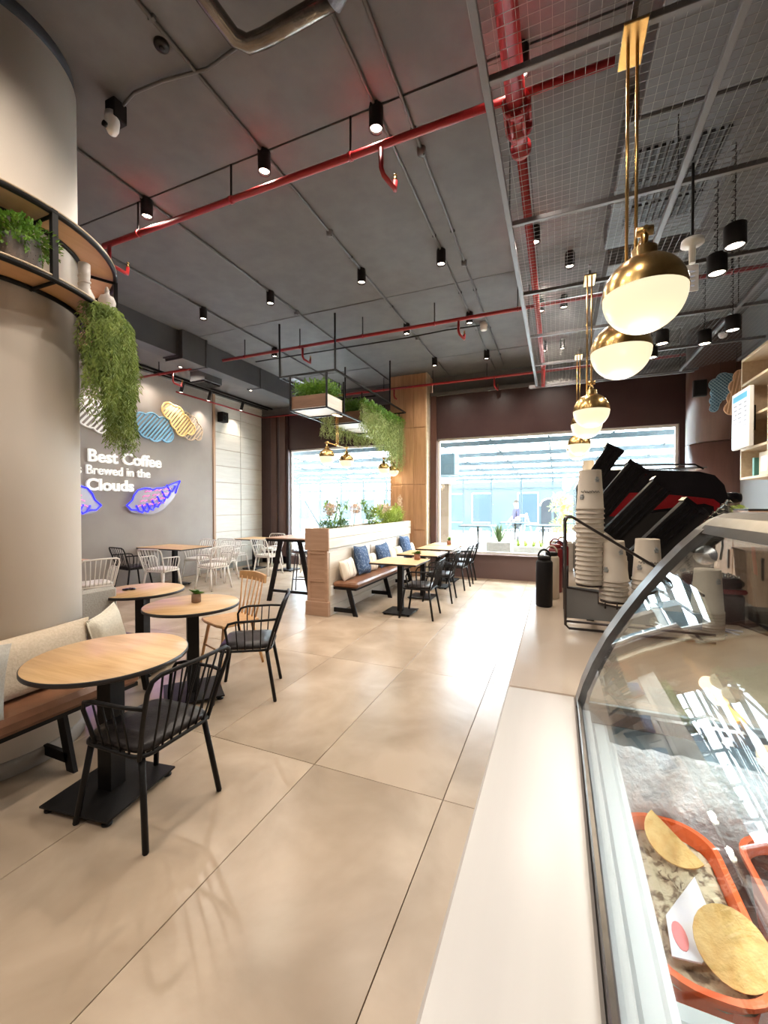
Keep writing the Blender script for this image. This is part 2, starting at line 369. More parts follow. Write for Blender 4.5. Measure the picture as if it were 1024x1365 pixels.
# red sprinkler pipes across
def redpipe(x0, x1, y, z, r, label, drops, name='sprinkler_pipe'):
    t = thing(name, label, 'pipe', (x0, y, z))
    MB().tube([(0, 0, 0), (x1 - x0, 0, 0)], r, 12).build('pipe', M_red, t)
    for d in drops:
        x = d - x0
        MB().tube([(x, 0, 0), (x, 0, -.16), (x + .01, .02, -.20), (x + .05, .13, -.23), (x + .05, .15, -.235), (x + .05, .16, -.16)], [r * .7] * 4 + [r * .62, r * .7], 10).build('drop_bend', M_red, t)
        MB().lathe([(.006, -.16), (.012, -.15), (.012, -.13), (.005, -.12), (.014, -.115), (.014, -.11)], (x + .05, .16, 0), 10).build('sprinkler_head', M_gold, t)
    k = .5
    while k < x1 - x0:
        MB().lathe([(r + .006, -.012), (r + .006, .012)], (k, 0, 0), 12, axis='x').build('pipe_clamp', M_red, t)
        B(k - .006, k + .006, -.006, .006, r, CH - z).build('hanger_rod', M_black, t); k += 1.15
    return t
redpipe(-4.25, .30, 2.83, 4.2, .026, 'red sprinkler pipe crossing the ceiling nearest the camera', [-4.17, -1.2])
redpipe(-5.6, 2.4, 5.86, 4.2, .026, 'red sprinkler pipe crossing mid-ceiling over the hanging planters', [-3.9, -1.3])
redpipe(-5.3, 2.4, 8.75, 4.2, .026, 'red sprinkler pipe crossing the ceiling nearest the windows', [-3.4, -1.2])
redpipe(-7.35, -6.05, 5.56, 4.02, .022, 'short red sprinkler pipe under the left soffit', [-6.5])
t = thing('sprinkler_pipe', 'thin red pipe running along the top of the left wall', 'pipe', (-7.5, 6.5, 4.0))
MB().tube([(0, 0, 0), (0, 2.85, 0)], .018, 10).build('pipe', M_red, t)
MB().tube([(0, 2.85, 0), (1.5, 2.85, 0)], .018, 10).build('pipe', M_red, t)
# the large red main above the mesh
mp = thing('sprinkler_main', 'thick red main pipe running above the mesh edge', 'pipe', (-.25, -2.8, 4.1))
MB().tube([(0, 0, 0), (0, 5.6, 0)], .058, 20).build('pipe', M_red, mp)
MB().tube([(0, 5.9, 0), (0, 10.9, 0), (0, 10.98, -.03), (0, 11.02, -.1), (0, 11.02, -.34)], .034, 16).build('pipe', M_red, mp)
vb = MB().lathe([(.085, -.04), (.085, .0), (.062, .01), (.062, .12), (.085, .13), (.085, .17), (.05, .18), (.05, .30), (.07, .31), (.07, .35)], (0, 5.6, 0), 16, axis='y')
for a in range(6):
    an = a * math.pi / 3; vb.lathe([(.012, -.055), (.012, .19)], (.075 * math.cos(an), 5.6, .075 * math.sin(an)), 6, axis='y')
vb.build('valve', M_red, mp)
MB().lathe([(.03, .04), (.03, .12), (.018, .125), (.05, .13), (.05, .14)], (0, 5.66, 0), 12).build('valve_wheel', M_red, mp)
MB().lathe([(.044, 10.86), (.044, 10.92)], (0, 0, 0), 14, axis='y').build('coupling', M_red, mp)
# cross branch bits and a shiny lagged pipe
t = thing('lagged_pipe', 'shiny foil-wrapped grey pipe bending under the near ceiling', 'pipe', (-1.7, 1.2, 4.22))
MB().tube([(-.02, -.6, 0), (-.01, .5, 0), (0, .68, 0), (.05, .74, 0), (.15, .75, 0), (.62, .74, 0)], .045, 16).build('pipe', mat('foil', (.13, .115, .105), (.2, .18, .16), rough=.22, metal=.8, scale=12, bump=.5), t)
MB().tube([(.6, .74, 0), (.66, .72, .01), (.68, .62, .05), (.68, .3, .2)], .06, 14).build('flexible_sleeve', mat('sleeve', (.16, .17, .2), rough=.35, bump=.8, scale=30), t)
t = thing('security_camera', 'white dome security camera on the ceiling by the plaster column', 'camera', (-2.96, 2.07, 4.32))
B(-.05, .05, -.05, .05, .02, .16, .006).build('mount_box', M_black2, t)
MB().lathe([(.045, .06), (.048, .0), (.042, -.05), (.028, -.08), (.001, -.088)], (0.0, -.03, 0), 20).build('dome', mat('cam_white', (.75, .73, .72), rough=.3), t)
MB().lathe([(.019, -.02), (.019, .0), (.001, .001)], (.0, -.075, -.055), 14, axis='y').build('lens', M_black, t)
t = thing('ceiling_cable', 'grey cable curving from the dome camera across the near ceiling', 'cable', (-2.96, 2.09, 4.47))
MB().tube([(0, 0, -.05), (.05, 0, 0), (.2, -.03, 0), (.45, -.01, .005), (.8, .05, .005), (1.1, .02, .005)], .011, 8).build('cable', M_grey, t)
t = thing('ceiling_cable', 'dark conduit crossing the ceiling beyond the middle red pipe', 'cable', (-5.6, 6.75, 4.46))
MB().tube([(0, 0, 0), (1.2, .02, 0), (3.2, .05, 0), (3.9, 0, 0), (4.5, .04, 0)], .012, 8).build('cable', M_black, t)
t = thing('smoke_detector', 'round white smoke detector on the ceiling by the mesh', 'detector', (-1.10, 6.8, 4.42))
MB().lathe([(.03, -.045), (.05, -.04), (.055, 0), (.055, .02), (.06, .025), (.06, .075)], (0, 0, 0), 20).build('body', M_whitepaint, t)
t = thing('smoke_detector', 'round pale dome sensor behind the mesh near the brown column', 'detector', (2.15, 7.3, 3.98))
MB().lathe([(.001, -.05), (.04, -.035), (.055, 0), (.055, .03)], (0, 0, 0), 20).build('body', M_whitepaint, t)

# spotlights
def light_spot(parent, z, watts, size=R(150), rot=None, loc=(0, 0)):
    d = bpy.data.lights.new('spot', 'SPOT'); d.energy = watts; d.spot_size = size; d.spot_blend = .9; d.color = (1, .88, .75); d.shadow_soft_size = .035
    o = bpy.data.objects.new('spot_lamp', d); col.objects.link(o); o.parent = parent; o.location = (loc[0], loc[1], z)
    if rot: o.rotation_euler = rot
    return o
def make_spot():
    t = thing('ceiling_spotlight', '', 'spotlight', (0, 0, 0))
    MB().lathe([(.001, .165), (.05, .165), (.052, .16), (.052, .004), (.05, 0), (.046, 0), (.043, .018), (.043, .03)], (0, 0, 0), 24, caps=False).build('housing', M_black2, t)
    MB().lathe([(.001, .02), (.041, .02), (.041, .026), (.001, .026)], (0, 0, 0), 20, caps=False).build('lens', M_lens, t)
    B(-.03, .03, -.05, .05, .14, .17, .004).build('bracket', M_black2, t)
    return t
sp0 = make_spot(); used = False
rows = {-.23: 'above the mesh edge', -1.24: 'beside the mesh', -2.25: 'over the middle floor', -3.63: 'over the hanging frame line', -4.84: 'nearest the left duct'}
ords = {2.83: 'on the near red pipe line', 4.68: 'second row from the camera', 6.35: 'third row, past the middle red pipe', 8.0: 'row nearest the windows'}
for x in rows:
    for y in ords:
        if x == -4.84 and y in (2.83,): continue
        if (x, y) in ((-3.63, 6.35), (-3.63, 8.0), (-4.84, 8.0)): continue
        lb = 'black cylinder ceiling spotlight %s, %s' % (rows[x], ords[y])
        if not used: s_ = sp0; s_['label'] = lb; s_['group'] = 'ceiling spotlights'; s_.location = (x, y, 4.325); used = True
        else: s_ = dup(sp0, (x, y, 4.325), 0, lb, 'ceiling spotlights')
        light_spot(s_, -.01, SPOT_W)
for x, y, lb in ((.07, 6.35, 'behind the pendant rods, third row'), (.07, 8.0, 'behind the pendant rods, by the windows'), (.12, 5.3, 'over the mesh behind the pendants')):
    dup(sp0, (x, y, 4.325), 0, 'black cylinder ceiling spotlight ' + lb, 'ceiling spotlights')
# unseen lamps added behind the camera and over the bar to brighten the column
for x, y in ((-.23, .9), (-2.25, .9), (-1.24, .9), (-3.0, -.6), (-2.2, -.4), (-1.24, -1.0), (1.1, .9), (-5.2, .8), (-5.2, -1.2)):
    s_ = dup(sp0, (x, y, 4.325), 0, 'unseen black ceiling spotlight added out of view as fill light', 'added fill spotlights')
    light_spot(s_, -.01, SPOT_W * .55)
# soffit downlights
t0 = None
for x, y, lb in ((-7.3, 5.9, 'nearest the fern'), (-6.5, 5.75, 'at the end of the short red pipe'), (-6.38, 7.5, 'past the air outlet box')):
    t = thing('soffit_downlight', 'small square black soffit downlight ' + lb, 'spotlight', (x, y, 4.17))
    B(-.05, .05, -.05, .05, .0, .08, .004).build('housing', M_black2, t)
    MB().lathe([(.001, -.003), (.036, -.003), (.036, .002)], (0, 0, 0), 16, caps=False).build('lens', M_lens, t)
    light_spot(t, -.02, SPOT_W * .8)
# track with wall spots
tr = thing('lighting_track', 'black lighting track along the left wall top', 'lighting track', (-7.25, 4.5, 4.2))
B(-.02, .02, 0, 4.9, 0, .04, .003).build('rail', M_black, tr)
B(-.16, -.13, 0, 4.9, .0, .03, .003).build('rail', M_black, tr)
for y, lb in ((6.45, 'nearest the fern'), (7.2, 'over the yellow cloud'), (8.25, 'over the white panels'), (4.9, 'hidden behind the fern')):
    t = thing('track_spotlight', 'black tube track spotlight aimed at the left wall, ' + lb, 'spotlight', (-7.25, y, 4.18), 0, 'track spotlights')
    ax = Vector((-.35, .05, -.93)).normalized()
    MB().tube([(0, 0, .0), (0, 0, -.05)], .012, 8).build('stem', M_black, t)
    MB().tube([Vector((0, 0, -.04)) - ax * .03, Vector((0, 0, -.04)) + ax * .19], .036, 18).build('barrel', M_black2, t)
    MB().tube([Vector((0, 0, -.04)) + ax * .188, Vector((0, 0, -.04)) + ax * .194], .03, 16).build('lens', M_lens, t)
    o = light_spot(t, 0, SPOT_W * .9, R(80)); o.location = Vector((0, 0, -.04)) + ax * .21; o.rotation_euler = ax.to_track_quat('-Z', 'Y').to_euler()
# wall speaker and projector-like box
t = thing('wall_speaker', 'small black loudspeaker on the white panelled wall', 'speaker', (-7.5, 7.85, 3.6))
B(-.10, .07, -.10, .10, 0, .24, .008).build('cabinet', M_black2, t)
MB().lathe([(.06, .0), (.055, .006), (.001, .002)], (.07, 0, .1), 18, axis='x').build('driver', M_black, t)
MB().lathe([(.018, .0), (.001, .005)], (.07, 0, .19), 12, axis='x').build('tweeter', M_black, t)
B(-.12, -.10, -.03, .03, .05, .19).build('wall_bracket', M_black, t)

# ================================================================= WIRE MESH RAFT
ZM = 3.80
mr = thing('mesh_ceiling', 'grey wire mesh ceiling raft hanging over the counter', 'mesh ceiling', (0, 0, ZM))
mx = [-.36, .76, 1.86, 2.55]; my = [-2.5, -1.3, -.1, 1.08, 2.26, 3.47, 4.65, 5.85, 7.04, 8.25]
for x in mx:
    B(x - .02, x + .02, my[0], my[-1], -.02, .02, .003).build('long_rail', M_frame, mr)
for y in my:
    B(mx[0] + .02, mx[-1] - .02, y - .016, y + .016, -.018, .018, .003).build('cross_rail', M_frame, mr)
B(-.5, 2.6, 8.3, 8.34, -.03, .03).build('cross_rail', M_frame, mr)
for i in range(len(mx) - 1):
    for j in range(len(my) - 1):
        g = MB(); x0, x1, y0, y1 = mx[i] + .02, mx[i + 1] - .02, my[j] + .016, my[j + 1] - .016
        n = int((x1 - x0) / .05)
        for k in range(1, n):
            x = x0 + (x1 - x0) * k / n; g.tube([(x, y0, .004), (x, y1, .004)], .0014, 4, caps=False)
        n = int((y1 - y0) / .05)
        for k in range(1, n):
            y = y0 + (y1 - y0) * k / n; g.tube([(x0, y, .008), (x1, y, .008)], .0014, 4, caps=False)
        g.build('wire_mesh', M_wire, mr)['kind'] = 'stuff'
for x in mx[:-1]:
    for y in (1.08, 3.47, 5.85, 8.25):
        MB().tube([(x, y, .02), (x, y, CH - ZM)], .004, 6).build('hanger_wire', M_black, mr)
# AC cassette above mesh
t = thing('air_conditioner', 'dark grey ceiling air conditioner with slotted grilles above the mesh', 'air conditioner', (.86, 4.2, 4.25))
B(-.42, .42, -.8, .8, .02, .25, .01).build('body', M_duct, t)
for q in range(3):
    g = MB()
    for k in range(12): g.box(-.30 + k * .05, -.275 + k * .05, -.5 + q * .33, -.22 + q * .33, 0, .02)
    g.build('grille', M_black, t)
t = thing('air_duct', 'grey duct running above the mesh beside the pendant rods', 'duct', (.5, 2.2, 4.2))
B(0, .75, -3.0, 1.1, 0, .28, .01).build('duct_section', mat('duct_mid', (.11, .11, .12), rough=.5), t)
B(0, .75, 3.0, 6.0, 0, .28, .01).build('duct_section', mat('duct_mid', (.11, .11, .12), rough=.5), t)
# hanging cylinders over the bar
hl = [(1.215, 3.9, 'nearest the camera, right of the big globe'), (1.221, 4.3, 'just below the nearest one'), (1.78, 5.75, 'further back over the shelf'), (1.62, 6.1, 'furthest right pair, lower'), (1.15, 5.9, 'beside the second globe'), (1.13, 6.4, 'behind the second globe')]
for x, y, lb in hl:
    t = thing('hanging_spotlight', 'black hanging cylinder lamp ' + lb, 'pendant lamp', (x, y, 3.50), 0, 'hanging cylinder lamps over the bar')
    MB().lathe([(.001, .16), (.066, .16), (.07, .155), (.07, .004), (.066, 0), (.06, 0), (.058, .02)], (0, 0, 0), 28, caps=False).build('shade', M_black2, t)
    MB().lathe([(.001, .012), (.056, .012), (.056, .016)], (0, 0, 0), 20, caps=False).build('lens', M_lens, t)
    MB().tube([(0, 0, .16), (0, 0, .9)], .003, 6).build('cable', M_black, t)
    pth = [(.0 + .015 * math.sin(k * 1.3), .03 + .015 * math.cos(k * 1.3), .17 + k * .012) for k in range(60)]
    MB().tube(pth, .003, 5).build('curly_cord', M_black, t)
    light_spot(t, -.02, SPOT_W * .7)
t = thing('tagged_device', 'white wall camera with a hanging paper tag behind the big globe', 'camera', (.80, 3.28, 2.98))
MB().lathe([(.001, .32), (.06, .31), (.065, .28), (.02, .27), (.018, .16)], (0, 0, 0), 16).build('mount', M_whitepaint, t)
B(-.035, .035, -.006, .006, -.02, .15, .002).build('tag_card', M_paper, t)
for k in range(4): B(-.024, .012, -.009, -.006, .01 + k * .03, .018 + k * .03).build('printed_line', M_sgrey, t)
MB().tube([(0, 0, .32), (0, 0, .8)], .008, 6).build('drop_rod', M_black, t)

# ================================================================= GLOBE PENDANTS
def pendant(x, y0, y1, zc, D, ztop, label, group, watts=0, bar_dz=.0):
    ym = (y0 + y1) / 2; r = D / 2
    t = thing('globe_pendant', label, 'pendant lamp', (x, ym, zc), 0, group)
    B(-.05, .05, -.11, .11, ztop - zc - .014, ztop - zc, .003).build('ceiling_plate', M_gold, t)
    if ztop > 3.5: MB().box(-.012, .012, -.012, .012, ztop - zc, ZM - zc + .03).build('mount_stem', M_frame, t); MB().box(-.012, .012, -.10, .10, ZM - zc + .012, ZM - zc + .022).build('mount_strap', M_frame, t)
    zb = r + .10
    for s_ in (-1, 1): MB().tube([(s_ * .019 * D / .3, 0, zb), (s_ * .019 * D / .3, 0, ztop - zc)], .0075 * D / .3, 10).build('rod', M_gold, t)
    MB().tube([(0, y0 - ym - .03, zb), (0, y1 - ym + .03, zb)], .009 * D / .3, 10).build('cross_bar', M_gold, t)
    MB().lathe([(.022 * D / .3, -.06), (.022 * D / .3, .06)], (0, 0, zb), 14, axis='y').build('hub', M_gold, t)
    for y in (y0 - ym, y1 - ym):
        MB().lathe([(.018, -.03), (.018, .03)], (0, y, zb), 12, axis='x').build('joint', M_gold, t)
        g = MB().lathe([(.014, zb), (.014, r + .035), (.045 * D / .3, r + .03), (.045 * D / .3, r - .012)] + [(r * math.cos(a), r * math.sin(a)) for a in [R(72 - k * 6) for k in range(12)]] + [(r * 1.003, -.002)], (0, y, 0), 40, caps=False)
        g.build('brass_cap', M_gold, t)
        MB().lathe([(r * .985 * math.cos(a) + .0005, r * .985 * math.sin(a)) for a in [R(-k * 7.5) for k in range(13)]], (0, y, 0), 40, caps=False).build('glass_globe', M_globe, t)
        if watts:
            d = bpy.data.lights.new('globe', 'POINT'); d.energy = watts; d.color = (1, .80, .52); d.shadow_soft_size = r
            o = bpy.data.objects.new('globe_lamp', d); col.objects.link(o); o.parent = t; o.location = (0, y, -r - .04 - r * .0)
    return t
pendant(.315, 1.94, 2.60, 2.41, .30, 3.73, 'brass and opal double globe pendant nearest the camera', 'double globe pendants over the counter', 5)
pendant(.275, 4.13, 4.77, 2.41, .30, 3.73, 'brass double globe pendant second over the counter', 'double globe pendants over the counter', 5)
pendant(.275, 6.35, 7.0, 2.41, .30, 3.73, 'brass double globe pendant furthest over the counter', 'double globe pendants over the counter', 5)
pendant(-3.36, 5.72, 6.38, 2.345, .25, 3.07, 'brass double globe pendant under the near end of hanging planters', 'double globe pendants under the planters', 3)
pendant(-3.36, 8.05, 8.6, 2.345, .25, 3.07, 'brass double globe pendant in front of the wood pillar', 'double globe pendants under the planters', 3)

# ================================================================= PLANT HELPERS
def rvec():
    a = rnd(0, 2 * math.pi); z = rnd(-1, 1); q = math.sqrt(1 - z * z); return Vector((q * math.cos(a), q * math.sin(a), z))
def leaf(mb, p, d, L, W, fold=.15):
    d = d.normalized(); s_ = d.cross(Vector((0, 0, 1)));
    if s_.length < .05: s_ = Vector((1, 0, 0))
    s_.normalize(); n = s_.cross(d)
    mid = p + d * L * .5 + n * W * fold; tip = p + d * L - Vector((0, 0, 1)) * L * .12
    mb.add([p, mid + s_ * W * .5, tip, mid - s_ * W * .5, mid - n * W * fold * 1.4], [(0, 1, 4), (1, 2, 4), (2, 3, 4), (3, 0, 4)])
def bush(mb, c, rx, ry, rz, n, L=.035, W=.02, up=.3):
    c = Vector(c)
    for i in range(n):
        u = rvec(); q = rnd(.35, 1) ; p = c + Vector((u.x * rx * q, u.y * ry * q, u.z * rz * q))
        d = (u + rvec() * .6 + Vector((0, 0, up))); leaf(mb, p, d, L * rnd(.6, 1.3), W * rnd(.7, 1.2))
def blades(mb, c, n, L, W, spread=.5, droop=.5, r0=.02):
    c = Vector(c)
    for i in range(n):
        a = rnd(0, 2 * math.pi); d = Vector((math.cos(a), math.sin(a), 0)); s_ = Vector((-d.y, d.x, 0)); sp = rnd(.1, 1) * spread; l_ = L * rnd(.7, 1.1)
        pts = []
        for k in range(5):
            t = k / 4; pts.append(c + d * (r0 + sp * l_ * t * (1 + .3 * t)) + Vector((0, 0, l_ * t * (1 - droop * sp * t))))
        v = []
        for k in range(5):
            wd = W * (1 - (k / 4) ** 1.5) * .5 + .0004; v += [pts[k] + s_ * wd, pts[k] - s_ * wd]
        mb.add(v, [(2 * k, 2 * k + 1, 2 * k + 3, 2 * k + 2) for k in range(4)])
def strand(mb, p, L, sway=.06, lw=.005, ll=.03, step=.022, out=None):
    p = Vector(p); a = rnd(0, 6.28); o = out if out is not None else Vector((math.cos(a), math.sin(a), 0)) * rnd(.2, 1) * sway
    n = max(3, int(L / step)); pts = []; ph = rnd(0, 6)
    for k in range(n + 1):
        t = k / n; pts.append(p + o * math.sin(min(1, t * 3) * 1.57) + Vector((math.sin(ph + t * 7) * .012, math.cos(ph + t * 6) * .012, .03 * math.sin(min(1, t * 4) * 3.14) - L * t)))
    for k in range(n):
        q = pts[k]; dn = (pts[k + 1] - q).normalized()
        for j in range(3):
            b = rnd(0, 6.28); d = (Vector((math.cos(b), math.sin(b), 0)) + dn * rnd(.5, 1.5)).normalized(); s_ = d.cross(Vector((math.sin(b), -math.cos(b), .3))).normalized()
            l_ = ll * rnd(.6, 1.3); mb.add([q, q + d * l_ * .5 + s_ * lw, q + d * l_ - Vector((0, 0, l_ * .2)), q + d * l_ * .5 - s_ * lw], [(0, 1, 2, 3)])

# ================================================================= LEFT COLUMN SHELF
SC = (-3.51, 1.40); SR = .85
sh = thing('curved_wall_shelf', 'curved black-framed wooden shelf ringing the plaster column', 'shelf', (SC[0], SC[1], 0))
# hollow ring: boards made as annular lofts with the column inside
def ring_board(z0, z1, r0, r1, n=64):
    rr = []
    cx_, cy_ = CC[0] - SC[0], CC[1] - SC[1]
    for r, z, inner in ((r0, z0, 1), (r1, z0, 0), (r1, z1, 0), (r0, z1, 1), (r0, z0, 1)):
        rr.append([((cx_ if inner else 0) + r * math.cos(2 * math.pi * k / n), (cy_ if inner else 0) + r * math.sin(2 * math.pi * k / n), z) for k in range(n)])
    return MB().loft(rr)
for z, nm in ((2.87, 0), (3.25, 1)):
    ring_board(z, z + .018, CR + .004, SR - .004).build('shelf_board', M_shelfwood, sh)
    MB().tube(arcpts((0, 0), SR, 0, 2 * math.pi, 80, z - .006)[:-1], .016, 6, closed=True).build('outer_rail', M_black, sh)
    MB().tube(arcpts((CC[0] - SC[0], CC[1] - SC[1]), CR + .02, 0, 2 * math.pi, 64, z - .012)[:-1], .014, 6, closed=True).build('inner_rail', M_black, sh)
    rb = MB().tube(arcpts((0, 0), SR + .004, 0, 2 * math.pi, 80, z + .014)[:-1], .007, 6, closed=True); rb.build('edge_band', M_paleoak, sh)
for a in (6, 58, 110, 162, 214, 266, 318):
    x, y = SR * math.cos(R(a)), SR * math.sin(R(a)); s_ = MB().obox((x, y, 3.06), (.013 * math.cos(R(a)), .013 * math.sin(R(a)), 0), (-.016 * math.sin(R(a)), .016 * math.cos(R(a)), 0), (0, 0, .20))
    s_.build('upright', M_black, sh)
    for z in (2.852, 3.232):
        cxy = Vector((CC[0] - SC[0], CC[1] - SC[1], z)); d = (Vector((x, y, z)) - cxy); e_ = cxy + d.normalized() * (CR + .01)
        MB().tube([(x, y, z), e_], .011, 6).build('spoke', M_black, sh)
def on_shelf(a, r, z=2.89): return (SC[0] + r * math.cos(R(a)), SC[1] + r * math.sin(R(a)), z)
MB().tube(arcpts((CC[0] - SC[0], CC[1] - SC[1]), CR + .025, 0, 2 * math.pi, 64, 3.235)[:-1], .005, 6, closed=True).build('led_strip', mat('warm_led', (1, .7, .4), emit=9, ecol=(1, .62, .32)), sh)
# potted plant on shelf
t = thing('potted_plant', 'leafy green plant in a round grey ceramic pot on the column shelf', 'plant', on_shelf(-1, .73))
pt = MB().lathe([(.07, 0), (.088, .01), (.092, .15), (.095, .16), (.085, .16), (.08, .13), (.001, .13)], n=32)
pt.build('pot', M_potgrey, t)
bd = MB()
for i in range(5):
    for k in range(22):
        a = rnd(0, 6.28); zz = .025 + i * .026
        bd.lathe([(.001, .0035), (.0035, 0), (.001, -.0035)], (.0905 * math.cos(2 * math.pi * (k + .5 * (i % 2)) / 22), .0905 * math.sin(2 * math.pi * (k + .5 * (i % 2)) / 22), zz), 5)
bd.build('raised_dots', M_potgrey, t)
lf = MB(); bush(lf, (0, 0, .19), .15, .19, .09, 900, .035, .018)
for k in range(26):
    a = rnd(0, 6.28); strand(lf, (.08 * math.cos(a), .08 * math.sin(a), .18), rnd(.06, .12), .12, .008, .024, .014)
o = lf.build('foliage', M_leaf, t)
t = thing('potted_plant', 'bushy green plant at the photo edge of the column shelf', 'plant', on_shelf(-22, .72))
MB().lathe([(.06, 0), (.07, .1), (.06, .1), (.055, .08), (.001, .08)], n=24).build('pot', M_potterra, t)
lf = MB(); bush(lf, (0, 0, .16), .13, .13, .10, 650, .04, .02); lf.build('foliage', M_leafd, t)
# sculptures
t = thing('sculpture', 'pale grey twisted ceramic bust vase on the column shelf', 'ornament', on_shelf(30, .75))
MB().lathe([(.05, 0), (.056, .02), (.054, .06), (.04, .09), (.03, .11), (.034, .12), (.028, .135), (.035, .145), (.03, .16), (.033, .18), (.034, .26), (.028, .26), (.026, .2), (.001, .2)], n=20).build('body', M_ceramic, t)
MB().tube([(.03 * math.cos(a * .5), .03 * math.sin(a * .5), .09 + a * .004) for a in range(24)], .008, 6).build('wrapped_band', M_ceramic, t)
t = thing('sculpture', 'white wavy ceramic bottle beside the hanging fern', 'ornament', on_shelf(50, .80))
t.scale = (1.2, 1.2, 1.25)
MB().lathe([(.036, 0), (.040, .03), (.034, .06), (.042, .09), (.046, .12), (.036, .145), (.016, .155), (.012, .175), (.014, .18), (.006, .20), (.001, .205)], n=18).build('body', M_ceramic, t)
# hanging fern
t = thing('hanging_fern', 'long trailing green fern hanging from the column shelf', 'plant', on_shelf(62, .70))
MB().lathe([(.04, 0), (.06, .08), (.05, .08), (.045, .06), (.001, .06)], n=20).build('pot', M_black2, t)
lf = MB()
for k in range(330):
    a = rnd(-.5, .5) ** 1; s_ = rnd(-29, 22); base = Vector(on_shelf(50 + s_, rnd(.82, .96), 2.85)) - Vector(t.location)
    L_ = rnd(.4, .98) * (1 - abs(s_ / 24) * .25)
    strand(lf, base, L_, .07, .0035, .032, .018)
lf.build('foliage', M_fern, t)
lf = MB(); 
for s_ in range(-18, 19, 3): bush(lf, Vector(on_shelf(50 + s_, .89, 2.84)) - Vector(t.location), .04, .04, .025, 70, .04, .01)
lf.build('crown', M_leafd, t)

# ================================================================= HANGING PLANTER FRAME
hf = thing('hanging_planter_frame', 'long black steel frame hung on rods for plant boxes', 'frame', (0, 0, 0))
X0, X1, Y0, Y1, ZB, ZT = -3.95, -3.28, 5.58, 8.75, 3.09, 3.64
def bar(a, b_, s_=.012, nm='bar', par=None, m=None):
    a = Vector(a); b_ = Vector(b_); d = (b_ - a); u = Vector((0, 0, 1)) if abs(d.z) < .5 * d.length else Vector((1, 0, 0)); v_ = d.cross(u).normalized() * s_; u = v_.cross(d).normalized() * s_
    return MB().obox((a + b_) / 2, d / 2, u, v_).build(nm, m or M_black, par or hf)
for x in (-4.15, -3.13):
    bar((x, Y0, ZT), (x, Y1, ZT), .014, 'top_rail')
    for y in (5.58, 7.83): bar((x, y, ZT), (x, y, CH - .002), .011, 'hanger_rod')
for y in (Y0, 7.2, Y1): bar((-4.15, y, ZT - .001), (-3.13, y, ZT - .001), .0135, 'cross_rail')
for x in (X0, X1):
    bar((x, Y0, ZB), (x, Y1, ZB), .011, 'lower_rail')
for x in (X0, X1):
    for y in (5.58, 6.14, 6.84, 7.9, Y1): bar((x, y, ZB + .011), (x, y, ZT - .014), .011, 'upright')
for y in (Y0, 6.14, 6.84, 7.9, Y1): bar((X0, y, ZB - .001), (X1, y, ZB - .001), .011, 'lower_cross_rail')
mbx = MB().box(-4.12, -3.98, 5.75, 8.7, 3.66, 3.70); mbx.build('cable_tray', M_frame, hf)
boxes = [(X0 + .015, X1 - .015, 5.60, 6.12, 'nearest, with dense upright leaves', M_leaf, 0), (X0 + .015, X1 - .015, 6.86, 7.40, 'second, half hidden behind the first', M_leafd, 1), (X0 + .015, X1 - .015, 7.44, 7.88, 'third, with long trailing fern', M_leaf, 1), (X0 + .015, X1 - .015, 8.25, 8.72, 'furthest, in front of the pillar', M_leaf, 0)]
for x0, x1, y0, y1, nm, lm, trail in boxes:
    t = thing('hanging_plant_box', 'wooden plant box in the hanging frame: ' + nm, 'planter', ((x0 + x1) / 2, (y0 + y1) / 2, ZB + .012), 0, 'plant boxes in the hanging frame')
    hx, hy = (x1 - x0) / 2, (y1 - y0) / 2
    MB().box(-hx, hx, -hy, hy, -.004, .012).build('base', mat('box_white', (.72, .72, .68), rough=.5), t)
    for a, b_ in ((-hy, -hy + .018), (hy - .018, hy)): MB().box(-hx, hx, a, b_, .012, .21, .002).build('side_board', wood('box_wood', (.11, .055, .03), (.17, .09, .052), axis=0, rough=.5), t)
    for a, b_ in ((-hx, -hx + .018), (hx - .018, hx)): MB().box(a, b_, -hy + .018, hy - .018, .012, .21, .002).build('side_board', M_benchwood, t)
    MB().box(-hx + .018, hx - .018, -hy + .018, hy - .018, .15, .17).build('soil', M_soil, t)
    f = MB()
    for k in range(7):
        for j in range(6): bush(f, (-hx + .05 + (2 * hx - .1) * k / 6, -hy + .05 + (2 * hy - .1) * j / 5, .32), .06, .06, .15, 80, .05, .024, .6)
    f.build('foliage', lm, t)
def trailing(name, label, spots, L0, L1, n, m, dens):
    t = thing(name, label, 'plant', (-3.6, spots[0][1], ZB + .2)); f = MB()
    for k in range(n):
        s_ = random.choice(spots); strand(f, (s_[0] + rnd(-.05, .05) + 3.6, s_[1] + rnd(-.1, .1) - spots[0][1], rnd(.05, .15)), rnd(L0, L1) * s_[2], .05, .005, .035, .026)
    f.build('foliage', m, t)
    f = MB()
    for s_ in spots: bush(f, (s_[0] + 3.6, s_[1] - spots[0][1], .12), .09, .11, .10, dens, .05, .026)
    f.build('crown', M_leaf, t)
trailing('trailing_plant', 'trailing green plant cascading over the right side of hanging frame', [(-3.24 + .03 * (k % 2), 6.87 + .20 * k, .70 + .06 * k) for k in range(10)], .45, .92, 320, M_fernp, 230)
trailing('trailing_plant', 'pale trailing plant along the left side of hanging frame', [(-3.9 , 6.6 + .22 * k, 1.0) for k in range(8)], .35, .62, 110, M_fernp, 60)

